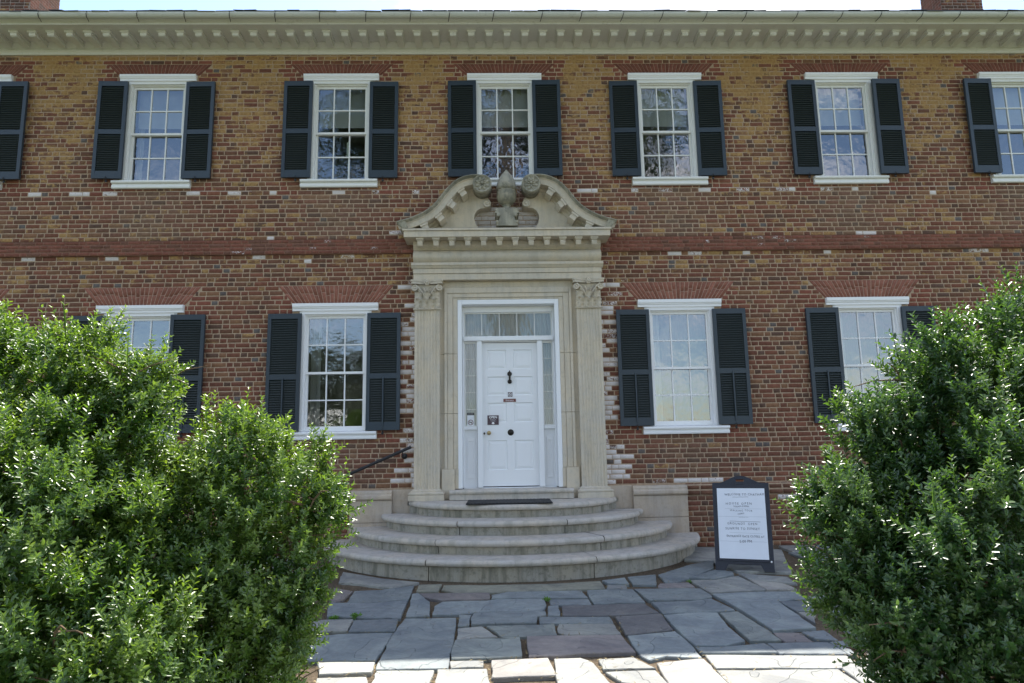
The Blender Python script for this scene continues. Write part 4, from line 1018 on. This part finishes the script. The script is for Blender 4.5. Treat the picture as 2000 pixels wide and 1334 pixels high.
STONES = [
 ('G', [(-2.21,-1.61),(-1.65,-2.08),(-1.16,-2.36),(-1.41,-2.62),(-1.58,-2.52),(-1.99,-2.28),(-2.12,-2.25)]),
 ('B', [(-1.81,-3.24),(-1.84,-2.72),(-1.55,-2.7),(-1.2,-2.52),(-1.18,-3.18),(-1.52,-3.29)]),
 ('P', [(-1.98,-3.36),(-2.11,-2.56),(-1.86,-2.75),(-1.88,-3.09)]),
 ('N', [(-1.99,-3.31),(-1.81,-3.3),(-1.51,-3.33),(-1.18,-3.23),(-1.16,-3.94),(-1.45,-3.92),(-1.88,-3.82)]),
 ('G', [(-1.98,-3.96),(-1.84,-3.94),(-1.61,-3.95),(-1.58,-4.33),(-1.81,-4.32),(-1.91,-4.3)]),
 ('N', [(-1.59,-4.0),(-1.18,-3.99),(-1.15,-4.38),(-1.56,-4.36)]),
 ('B', [(-1.88,-4.45),(-1.56,-4.4),(-1.16,-4.42),(-1.19,-5.16),(-1.61,-5.14),(-1.72,-5.12)]),
 ('B', [(-1.11,-3.95),(-0.63,-3.98),(-0.61,-4.62),(-0.61,-5.4),(-1.14,-5.38),(-1.15,-5.08),(-1.14,-4.25)]),
 ('B', [(-1.16,-2.97),(-1.1,-2.94),(-0.94,-3.34),(-0.89,-3.87),(-1.11,-3.89)]),
 ('Y', [(-1.14,-2.5),(-0.88,-2.5),(-0.89,-2.87),(-1.13,-2.83)]),
 ('Y', [(-0.85,-2.53),(-0.67,-2.53),(-0.36,-2.58),(0.4,-2.59),(0.97,-2.52),(0.97,-2.87),(0.11,-2.92),(-0.28,-2.93),(-0.71,-2.89),(-0.86,-2.74)]),
 ('P', [(-1.08,-2.95),(-0.84,-2.96),(-0.32,-3.0),(-0.32,-3.27),(-0.81,-3.27),(-1.01,-3.13)]),
 ('B', [(-0.29,-3.1),(-0.12,-2.97),(0.69,-2.96),(0.72,-3.29),(0.27,-3.27),(-0.29,-3.24)]),
 ('B', [(-0.87,-3.51),(-0.8,-3.33),(-0.35,-3.33),(-0.24,-3.28),(0.25,-3.3),(0.26,-3.55),(0.2,-3.79),(-0.34,-3.78),(-0.45,-3.8),(-0.7,-3.85),(-0.86,-3.83)]),
 ('N', [(0.31,-3.33),(0.72,-3.37),(0.72,-3.57),(0.31,-3.55)]),
 ('B', [(0.28,-3.61),(0.38,-3.59),(0.36,-3.98),(0.25,-3.97)]),
 ('D', [(0.42,-3.61),(1.25,-3.6),(1.31,-3.97),(0.86,-4.02),(0.39,-3.98)]),
 ('B', [(0.76,-2.97),(1.26,-2.97),(1.27,-3.55),(0.75,-3.57)]),
 ('B', [(0.17,-4.0),(0.82,-4.05),(0.82,-4.27),(0.16,-4.22)]),
 ('B', [(-0.46,-3.85),(-0.34,-3.84),(0.23,-3.83),(0.23,-3.96),(0.14,-4.0),(0.12,-4.21),(-0.34,-4.2),(-0.47,-4.21)]),
 ('B', [(-0.6,-3.9),(-0.49,-3.91),(-0.5,-4.26),(-0.59,-4.27)]),
 ('G', [(-0.59,-4.35),(-0.38,-4.3),(-0.24,-4.62),(-0.58,-4.66)]),
 ('T', [(-0.33,-4.26),(0.28,-4.27),(0.28,-4.6),(-0.06,-4.61),(-0.2,-4.61)]),
 ('G', [(0.33,-4.26),(0.82,-4.29),(0.82,-4.64),(0.35,-4.6),(0.3,-4.53)]),
 ('T', [(-0.59,-4.71),(-0.2,-4.67),(-0.33,-4.68),(-0.05,-4.66),(-0.05,-5.15),(-0.32,-5.19),(-0.59,-5.19),(-0.6,-4.91)]),
 ('P', [(0.02,-4.66),(0.82,-4.67),(0.85,-5.12),(0.42,-5.12),(0.25,-5.17),(0.01,-5.18)]),
 ('D', [(0.88,-4.07),(1.32,-4.01),(1.3,-4.53),(0.87,-4.64)]),
 ('B', [(0.88,-4.67),(1.31,-4.57),(1.34,-4.99),(1.33,-5.29),(1.06,-5.23),(0.92,-5.31),(0.88,-5.21)]),
 ('B', [(1.34,-4.07),(1.68,-3.99),(1.86,-4.02),(1.8,-4.5),(1.8,-4.9),(1.6,-5.02),(1.37,-5.01),(1.34,-4.53)]),
 ('B', [(1.34,-3.55),(1.75,-3.54),(1.98,-3.46),(2.06,-3.92),(1.89,-3.96),(1.37,-3.99),(1.35,-3.99)]),
 ('B', [(1.28,-2.97),(1.85,-2.99),(2.0,-3.02),(2.01,-3.38),(1.83,-3.49),(1.5,-3.49),(1.33,-3.48)]),
 ('T', [(1.89,-4.02),(2.07,-3.98),(2.11,-4.67),(2.1,-4.91),(1.85,-4.9)]),
 ('B', [(2.05,-3.26),(2.59,-3.21),(2.97,-3.22),(2.94,-3.55),(2.61,-3.61),(2.54,-4.59),(2.15,-4.64),(2.12,-3.87)]),
 ('G', [(2.02,-2.56),(2.32,-2.57),(2.64,-2.39),(2.7,-3.1),(2.07,-3.16),(2.04,-2.98)]),
 ('G', [(2.71,-2.23),(3.19,-2.49),(3.15,-2.84),(2.71,-2.57)]),
 ('W', [(2.7,-2.63),(2.99,-2.85),(3.01,-3.15),(2.7,-3.12)]),
 ('P', [(2.13,-4.7),(2.35,-4.72),(2.34,-4.97),(2.13,-4.95)]),
 ('N', [(2.37,-4.71),(2.57,-4.68),(2.55,-4.96),(2.4,-4.9)]),
 ('B', [(1.36,-5.04),(1.59,-5.05),(1.93,-4.99),(1.94,-5.23),(1.37,-5.18)]),
 ('N', [(1.96,-5.0),(2.44,-5.01),(2.45,-5.3),(1.95,-5.26)]),
 ('G', [(1.38,-5.22),(2.43,-5.33),(2.41,-5.6),(1.37,-5.52)]),
 ('G', [(1.36,-5.56),(2.22,-5.62),(2.22,-5.93),(1.36,-5.87)]),
 ('W', [(0.96,-5.4),(1.32,-5.32),(1.33,-5.33),(1.34,-5.86),(0.94,-5.84)]),
 ('G', [(0.54,-5.27),(0.81,-5.24),(0.92,-5.49),(0.54,-5.49)]),
 ('G', [(0.2,-5.26),(0.4,-5.26),(0.48,-5.38),(0.54,-5.81),(0.18,-5.78)]),
 ('P', [(-0.28,-5.25),(0.15,-5.23),(0.18,-5.61),(-0.28,-5.63)]),
 ('G', [(-0.6,-5.24),(-0.35,-5.24),(-0.35,-5.38),(-0.58,-5.39)]),
 ('G', [(-0.68,-5.42),(-0.32,-5.44),(-0.29,-5.75),(-0.67,-5.72)]),
 ('G', [(-1.13,-5.41),(-0.71,-5.43),(-0.72,-5.72),(-1.13,-5.69)]),
 ('G', [(-1.62,-5.2),(-1.18,-5.23),(-1.17,-5.44),(-1.54,-5.46)]),
 ('G', [(-1.54,-5.52),(-1.19,-5.52),(-1.15,-5.68),(-1.52,-5.66)]),
 ('B', [(1.0,-2.5),(1.29,-2.36),(1.27,-2.71),(1.04,-2.65)]),
 ('B', [(1.34,-2.3),(1.69,-2.21),(1.57,-2.76),(1.32,-2.71)]),
 ('B', [(1.73,-2.21),(2.3,-1.63),(2.66,-1.42),(2.5,-1.9),(1.83,-2.65),(1.71,-2.64)]),
 ('G', [(1.03,-2.7),(1.23,-2.75),(1.21,-2.9),(0.99,-2.88)]),
 ('P', [(1.62,-2.74),(1.95,-2.71),(1.96,-2.94),(1.56,-2.92)]),
 ('G', [(2.82,-0.31),(3.9,-0.63),(3.44,-1.9),(2.51,-1.95),(2.68,-1.42),(2.54,-1.24)]),
 ('N', [(2.62,-3.65),(2.97,-3.63),(2.8,-3.99),(2.63,-4.01)]),
 ('G', [(2.63,-4.06),(2.79,-4.06),(2.61,-4.44)]),
 ('B', [(2.46,-5.01),(2.59,-4.98),(2.51,-5.31),(2.46,-5.32)]),
 ('G', [(0.55,-5.55),(0.91,-5.54),(0.94,-5.84),(0.78,-5.82),(0.63,-5.76)]),
 ('G', [(2.53,-5.39),(2.66,-5.4),(2.46,-5.95),(2.24,-5.93),(2.25,-5.63)]),
]
sv, sf, sc_ = [], [], []
def add_stone(poly, col, h=None):
    p = rough_edges(poly_shrink(poly, -.009)); n = len(p); A = sum(p[i][0] * p[(i + 1) % n][1] - p[(i + 1) % n][0] * p[i][1] for i in range(n))
    if A < 0: p = p[::-1]
    q = poly_shrink(p, .009); o = len(sv); h = random.uniform(-.005, .006) if h is None else h
    tx, ty = random.uniform(-.006, .006), random.uniform(-.008, .008); cx = sum(a for a, b in p) / n; cy = sum(b for a, b in p) / n
    for (x, y), dz in [(v, -.035) for v in p] + [(v, -.007) for v in p] + [(v, .0) for v in q]:
        sv.append((x, y, gz(y) + h + dz + tx * (x - cx) + ty * (y - cy)))
    for j in range(2):
        for i in range(n): k = (i + 1) % n; sf.append((o + j * n + i, o + j * n + k, o + (j + 1) * n + k, o + (j + 1) * n + i))
    sf.append(tuple(o + 2 * n + i for i in range(n)))
    c = np.array(SCOL[col]) * random.uniform(.88, 1.14); sc_.extend([(*c, 1)] * (3 * n))
STONES[45] = ('W', STONES[45][1]); STONES[56] = ('G', [(2.6, -.2), (3.9, -.63), (3.35, -2.25), (2.72, -2.12), (2.62, -1.40), (2.3, -1.3)])
STONES += [('B', [(2.05, -2.42), (2.52, -1.97), (2.66, -2.15), (2.62, -2.3), (2.34, -2.5)])]
for c, p in STONES: add_stone(p, c)
# the rest of the terrace, outside the part traced above
def inside_main(x, y):
    if not (-6.6 < y < -.2): return False
    xl = np.interp(-y, [2.0, 3.0, 4.0, 5.0, 6.6], [-2.6, -2.25, -1.85, -1.6, -1.3]); xr = np.interp(-y, [.2, 2.0, 2.3, 3.0, 4.0, 5.0, 6.6], [3.7, 3.75, 3.5, 3.0, 2.7, 2.4, 2.05])
    return xl - .05 < x < xr + .05 and (y < -1.9 or x > 2.0)
y = -.35
while y > -12.8:
    d = random.uniform(.32, .62); x = -4.6 + random.random() * .3
    while x < 5.2:
        w = random.uniform(.35, 1.05); g = .012
        q = [(x + g, y - d + g), (x + w - g, y - d + g + random.uniform(-.01, .02)), (x + w - g + random.uniform(-.02, .01), y - g), (x + g + random.uniform(-.01, .02), y - g)]
        pts = [(x + w * i / 3, y - d * k / 3) for i in range(4) for k in range(4)]
        if not any(inside_main(*p) for p in pts) and not any(math.hypot(p[0] / 2.85, (p[1] - .2) / 2.6) < 1 for p in pts): add_stone(q, random.choice('GBNTPBBG'))
        x += w
    y -= d
me = bpy.data.meshes.new('flagstone_paving'); me.from_pydata(sv, [], sf); me.update(); me.materials.append(MAT['slate'])
at = me.attributes.new('scol', 'FLOAT_COLOR', 'POINT'); at.data.foreach_set('color', np.array(sc_, dtype=np.float32).ravel())
pav = bpy.data.objects.new('flagstone_paving', me); COL.objects.link(pav); tag(pav, kind='structure')

# ------------------------------------------------------------------ foliage
def unit(a): return a / (np.linalg.norm(a, axis=-1, keepdims=True) + 1e-9)
def leaves_from_sprigs(pos, axis, length, pairs, L, Wd, yel, rg, upright=.55, spread=1.0):
    """opposite leaf pairs up each shoot; returns verts, quads, colour attribute"""
    N = len(pos); ref = np.where(np.abs(axis[:, 2:3]) < .9, np.array([[0, 0, 1.0]]), np.array([[1.0, 0, 0]]))
    u = unit(np.cross(axis, ref)); v = np.cross(axis, u); ph = rg.uniform(0, 6.28, N)
    bend = unit(rg.normal(size=(N, 3))) * .18
    VV = []; CC = []
    for k in range(pairs):
        t = (k + .35) / pairs
        for sd_ in (0, 1):
            ang = ph + k * math.pi / 2 + sd_ * math.pi + rg.normal(0, .25, N)
            side = u * np.cos(ang)[:, None] + v * np.sin(ang)[:, None]
            op = (upright + .5 * t) + rg.normal(0, .16, N)
            ld = unit(axis * np.clip(op, .1, 1.3)[:, None] + side * spread)
            w = unit(np.cross(axis, side)); nrm = np.cross(ld, w)
            tw = rg.normal(0, .35, N); w2 = w * np.cos(tw)[:, None] + nrm * np.sin(tw)[:, None]; nrm = np.cross(ld, w2)
            base = pos + (axis + bend * t) * (length * t)[:, None]
            l = (L * (1 - .45 * max(0, t - .6) / .4 * .8) * rg.uniform(.75, 1.15, N))[:, None]; wd = l * Wd
            fold = .22
            p0 = base; p5 = base + ld * l + nrm * l * -.10
            a = base + ld * l * .36; b = base + ld * l * .74
            VV.append(np.stack([p0, a + w2 * wd * .5 + nrm * wd * fold, a - w2 * wd * .5 + nrm * wd * fold, b + w2 * wd * .38 + nrm * wd * fold * .6 - nrm * l * .03, b - w2 * wd * .38 + nrm * wd * fold * .6 - nrm * l * .03, p5], 1))
            c = np.zeros((N, 6, 4)); c[..., 0] = rg.uniform(0, 1, N)[:, None]; c[..., 1] = np.clip(yel + .35 * (t - .5) + rg.normal(0, .12, N), 0, 1)[:, None]; c[..., 3] = 1
            CC.append(c)
    # the green shoot that carries them, a folded strip laid out like one long leaf
    e = pos + (axis + bend) * (length * .97)[:, None]; sw = .0011 * (L / .035); mid = pos + (axis + bend * .5) * (length * .5)[:, None]
    VV.append(np.stack([pos - axis * .02, mid + u * sw + v * sw, mid - u * sw + v * sw, e + u * sw * .6, e - u * sw * .6, e + axis * .002], 1))
    c = np.zeros((N, 6, 4)); c[..., 0] = .6; c[..., 1] = .55; c[..., 3] = 1; CC.append(c)
    V = np.concatenate(VV, 0); C = np.concatenate(CC, 0); n = len(V)
    q = np.array([[0, 2, 4, 5], [0, 5, 3, 1]])
    Q = (np.arange(n)[:, None, None] * 6 + q[None]).reshape(-1, 4)
    return V.reshape(-1, 3), Q, C.reshape(-1, 4)
def fib(n, rg):
    i = np.arange(n) + .5; ph = np.arccos(1 - 2 * i / n); th = math.pi * (1 + 5 ** .5) * i + rg.uniform(0, 6)
    return np.stack([np.cos(th) * np.sin(ph), np.sin(th) * np.sin(ph), np.cos(ph)], 1)
CAMP = np.array([-.233, -10.8, 1.5])
def shrub(name, label, lobes, leafmat, seed, dens=1.0, group=None, yellow=.2, L=.037):
    rg = np.random.default_rng(seed)
    rr = np.array([l[3] for l in lobes]); cen = np.array([l[:3] for l in lobes]); rad = np.array([(l[3], min(l[3], l[4]) * 1.05, l[4]) for l in lobes])
    foot = cen[:, :2].mean(0); root = tag(empty(name, (float(foot[0]), float(foot[1]), gz(float(foot[1])))), label, 'shrub', group)
    off = np.array([foot[0], foot[1], gz(foot[1])])
    P, A, LN, YL, SH = [], [], [], [], []
    for li in range(len(lobes)):
        c, r = cen[li], np.maximum(rad[li] - .11, .05)
        n = int(2.2 * 4 * math.pi * (r[0] * r[1] + r[0] * r[2] + r[1] * r[2]) / 3 / .060)
        d = fib(n, rg); d += rg.normal(0, .06, d.shape); d = unit(d)
        depthf = rg.choice([1.0, 1.0, .92, .74, .52], n) * rg.uniform(.84, 1.13, n)
        pc = c + d * r * depthf[:, None]
        for ci in range(n):
            p = pc[ci]
            if p[2] < .12 + gz(p[1]): continue
            # clumps buried in another lobe are left out
            dd = (p - cen) / np.maximum(rad - .085, .05); ins = (dd ** 2).sum(1); ins[li] = 9
            if ins.min() < .50: continue
            out = unit((p - c) / r ** 2)
            face = float(np.dot(out, unit(CAMP - p)))
            rc = rg.uniform(.06, .16); ctone = rg.uniform(0, .5)
            m = int((15 if face > -.25 else 7) * dens * rg.uniform(.7, 1.3) * (rc / .085) ** 1.5)
            if m < 1: continue
            q = unit(rg.normal(size=(m, 3))) * (rg.uniform(0, 1, m) ** .5 * rc)[:, None]
            ax = unit(out * .75 + np.array([0, 0, .95]) + unit(q) * .65 + rg.normal(0, .22, (m, 3)))
            P.append(p + q - ax * .03); A.append(ax); ln = rg.uniform(.07, .14, m)
            lng = rg.uniform(0, 1, m) < .07; ln = np.where(lng, ln * rg.uniform(1.4, 2.0, m), ln); LN.append(ln)
            YL.append(np.clip(np.full(m, yellow + rg.normal(0, .20)) + np.where(lng, .35, 0), 0, 1))
    P, A, LN, YL = map(np.concatenate, (P, A, LN, YL))
    near = np.linalg.norm(P - CAMP, axis=1)
    V, Q, C = leaves_from_sprigs(P - off, A, LN, 7, L, .43, YL, rg)
    numpy_mesh('foliage', V, Q, [leafmat], root, {'lrnd': C})
    # stems that rise from the foot and fork towards the lobes, with twiglets
    m = MB(); st = random.Random(seed)
    for k in range(26):
        li = st.randrange(len(lobes)); c, r = cen[li], rad[li]; t = Vector((c[0] - off[0] + st.uniform(-.6, .6) * r[0], c[1] - off[1] + st.uniform(-.75, .75) * r[1], c[2] - off[2] + st.uniform(-.4, .45) * r[2]))
        b = Vector((st.uniform(-.25, .25), st.uniform(-.2, .2), -.02)); pts = []
        mid = b.lerp(t, .45) + Vector((st.uniform(-.12, .12), st.uniform(-.12, .12), .12)); r0 = st.uniform(.011, .022)
        for i in range(7): f = i / 6; pts.append(tuple((b.lerp(mid, f)).lerp(mid.lerp(t, f), f) + Vector((st.uniform(-.015, .015), st.uniform(-.015, .015), 0))))
        m.tube(pts, [r0 * (1 - .75 * i / 6) for i in range(7)], 6)
        for j in range(7):
            i = st.randrange(2, 7); p = Vector(pts[i]); e = p + Vector((st.uniform(-.3, .3), st.uniform(-.15, .15), st.uniform(-.05, .12))); m.tube([tuple(p), tuple(p.lerp(e, .5) + Vector((0, 0, .02))), tuple(e)], [.006, .004, .002], 5)
    # shoot stems
    m.build('stems', 'twig', root)
    return root, len(Q)
SHRUB_A = [(-2.91, -6.6, 1.779, 0.691, 0.546), (-2.391, -6.7, 1.856, 0.329, 0.329), (-3.61, -6.7, 1.488, 0.941, 0.941), (-2.704, -7.0, 1.076, 0.872, 0.814), (-2.193, -7.5, 0.572, 0.682, 0.505)]
SHRUB_B = [(-1.715, -6.7, 1.192, 0.471, 0.58), (-1.452, -6.7, 1.26, 0.361, 0.471), (-1.374, -6.7, 1.127, 0.314, 0.471), (-1.449, -6.8, 0.777, 0.337, 0.459), (-1.617, -6.9, 0.614, 0.403, 0.567), (-1.958, -6.9, 0.86, 0.537, 0.657), (-1.66, -7.0, 0.30, 0.46, 0.42)]
SHRUB_C = [(2.371, -7.1, 1.502, 0.538, 0.651), (2.946, -7.0, 1.86, 0.52, 0.62), (1.856, -7.1, 1.455, 0.241, 0.368), (2.149, -7.1, 1.799, 0.184, 0.283), (1.603, -7.2, 1.119, 0.331, 0.358), (1.615, -7.3, 0.83, 0.348, 0.402), (1.75, -7.5, 0.725, 0.379, 0.429), (2.157, -7.4, 0.86, 0.65, 0.754), (1.90, -7.45, 0.32, 0.44, 0.42)]
cnt = []
for a in (('boxwood_shrub', 'tall bright green boxwood left of the path, reaching over the lower shutter', SHRUB_A, 'leafA', 3, 1.0, 'boxwoods beside the path', .33),
          ('boxwood_shrub', 'lower rounded boxwood bulging beside the left end of the stone steps', SHRUB_B, 'leafA', 4, 1.05, 'boxwoods beside the path', .44),
          ('boxwood_shrub', 'dark glossy boxwood right of the path beside the folding board', SHRUB_C, 'leafC', 5, 1.1, 'boxwoods beside the path', .20)):
    cnt.append(shrub(a[0], a[1], a[2], a[3], a[4], a[5], a[6], a[7])[1])
print('leaf quads', cnt)

# ------------------------------------------------------------------ trees across the lawn (seen in the window panes)
def tree(name, label, x, y, h, tr, crown, n, seed, group, clear=.35, leaf=.30):
    rg = np.random.default_rng(seed); st = random.Random(seed); z0 = gz(y) - .055
    root = tag(empty(name, (x, y, z0)), label, 'tree', group)
    m = MB(); pts = [(0, 0, -.3)]; px_, py_ = 0, 0
    for i in range(1, 9): px_ += st.uniform(-.12, .12); py_ += st.uniform(-.12, .12); pts.append((px_, py_, h * .88 * i / 8))
    m.tube(pts, [tr * (1.35 if i == 0 else 1.0) * (1 - .8 * (i / 8) ** 1.3) for i in range(9)], 14)
    ends = []
    for k in range(24):
        f = st.uniform(clear, .95); i = min(7, int(f * 8)); b = Vector(pts[i]).lerp(Vector(pts[i + 1]), f * 8 - i); a = st.uniform(0, 6.28)
        rr = crown * st.uniform(.5, 1.0) * (1.15 - .55 * abs(f - .6) / .4); e = b + Vector((math.cos(a) * rr, math.sin(a) * rr, rr * st.uniform(.1, .6)))
        mid = b.lerp(e, .5) + Vector((0, 0, -.06 * rr)); m.tube([tuple(b), tuple(mid), tuple(e)], [tr * .28 * (1 - .6 * f), tr * .16 * (1 - .6 * f), .03], 7); ends += [b.lerp(e, t) + Vector((st.uniform(-.5, .5), st.uniform(-.5, .5), st.uniform(-.3, .5))) for t in (.45, .7, .9, 1.0)]
    m.build('trunk', 'bark', root)
    E = np.array([tuple(e) for e in ends]); idx = rg.integers(0, len(E), n)
    P = E[idx] + rg.normal(0, crown * .13, (n, 3)); A = unit(rg.normal(size=(n, 3)) + np.array([0, 0, .3]))
    V, Q, C = leaves_from_sprigs(P, A, rg.uniform(.5, .9, n), 4, leaf, .6, np.clip(rg.normal(.25, .2, n), 0, 1), rg)
    numpy_mesh('crown', V, Q, ['leafT'], root, {'lrnd': C})
G_ = 'trees across the lawn'
tree('shade_tree', 'huge shade tree whose pale trunk shows in the panes above the doorway', .45, -19.0, 34, .66, 6.5, 4200, 21, G_, .58, .34)
tree('shade_tree', 'spreading tree reflected in the upper panes left of the doorway window', -5.2, -21.0, 21, .36, 5.0, 2200, 22, G_, .45)
tree('shade_tree', 'spreading tree reflected in the upper panes right of the doorway window', 6.0, -22.0, 20, .36, 5.0, 1800, 23, G_, .5)
tree('shade_tree', 'round topped distant tree reflected in the lower panes beside the handrail', -12.0, -50.0, 11.5, .4, 6.5, 1700, 24, G_, .05, .36)
tree('shade_tree', 'second distant tree reflected at the left edge of the lower panes', -22.0, -54.0, 11.0, .4, 7.0, 1700, 25, G_, .05, .36)

# ------------------------------------------------------------------ weeds and litter in the joints
def weed(x, y, z, r, n, label, seed):
    rg = np.random.default_rng(seed); P = np.zeros((n, 3)) + rg.normal(0, r * .35, (n, 3)) * np.array([1, 1, 0]); A = unit(rg.normal(size=(n, 3)) * np.array([1, 1, .3]) + np.array([0, 0, .7]))
    V, Q, C = leaves_from_sprigs(P, A, rg.uniform(.4, .9, n) * r, 3, r * .55, .4, np.clip(rg.normal(.4, .2, n), 0, 1), rg)
    o = numpy_mesh('weed', V, Q, ['weed'], None, {'lrnd': C}); o.location = (x, y, z); tag(o, label, 'weed', 'weeds in the paving')
WEED_AT = [
    (-1.81, -3.87, 0.05, 16, 'small green tuft at the foot of the boxwood left of the path, nearest its leaves'),
    (-1.6, -3.85, 0.06, 22, 'bright green tuft in the joint between brown and grey flags near the left boxwood'),
    (0.28, -3.33, 0.05, 12, 'tiny weed sprouting in the middle joint of the path below the steps'),
    (1.99, -2.6, 0.04, 9, 'sparse weed in the joint between the steps and the folding board'),
]
for i, (wx, wy, r, n, lb) in enumerate(WEED_AT): weed(wx, wy, gz(wy) - .012, r, n, lb, 40 + i)
# dry leaves and straw caught in the joints: nobody could count them
rg = np.random.default_rng(9); lv = []; lq = []
for i in range(1500):
    c, p = STONES[rg.integers(len(STONES))]; k = rg.integers(len(p)); a, b = p[k], p[(k + 1) % len(p)]; t = rg.uniform(); x = a[0] + (b[0] - a[0]) * t + rg.normal(0, .016); y = a[1] + (b[1] - a[1]) * t + rg.normal(0, .016)
    if math.hypot(x / 2.8, (y - .2) / 2.57) < 1: continue
    an = rg.uniform(0, 6.28); l = rg.uniform(.008, .03); w = rg.uniform(.0015, .006); z = gz(y) + rg.uniform(-.018, .008); ux, uy = math.cos(an), math.sin(an); o = len(lv); tz = rg.normal(0, .25) * l
    lv += [(x - ux * l, y - uy * l, z - tz), (x - uy * w, y + ux * w, z), (x + ux * l, y + uy * l, z + tz), (x + uy * w, y - ux * w, z)]; lq.append((o, o + 1, o + 2, o + 3))
lit = numpy_mesh('leaf_litter', np.array(lv), np.array(lq), ['dryleaf']); tag(lit, 'dry leaf scraps and straw caught in the flagstone joints', 'leaf litter', kind='stuff')
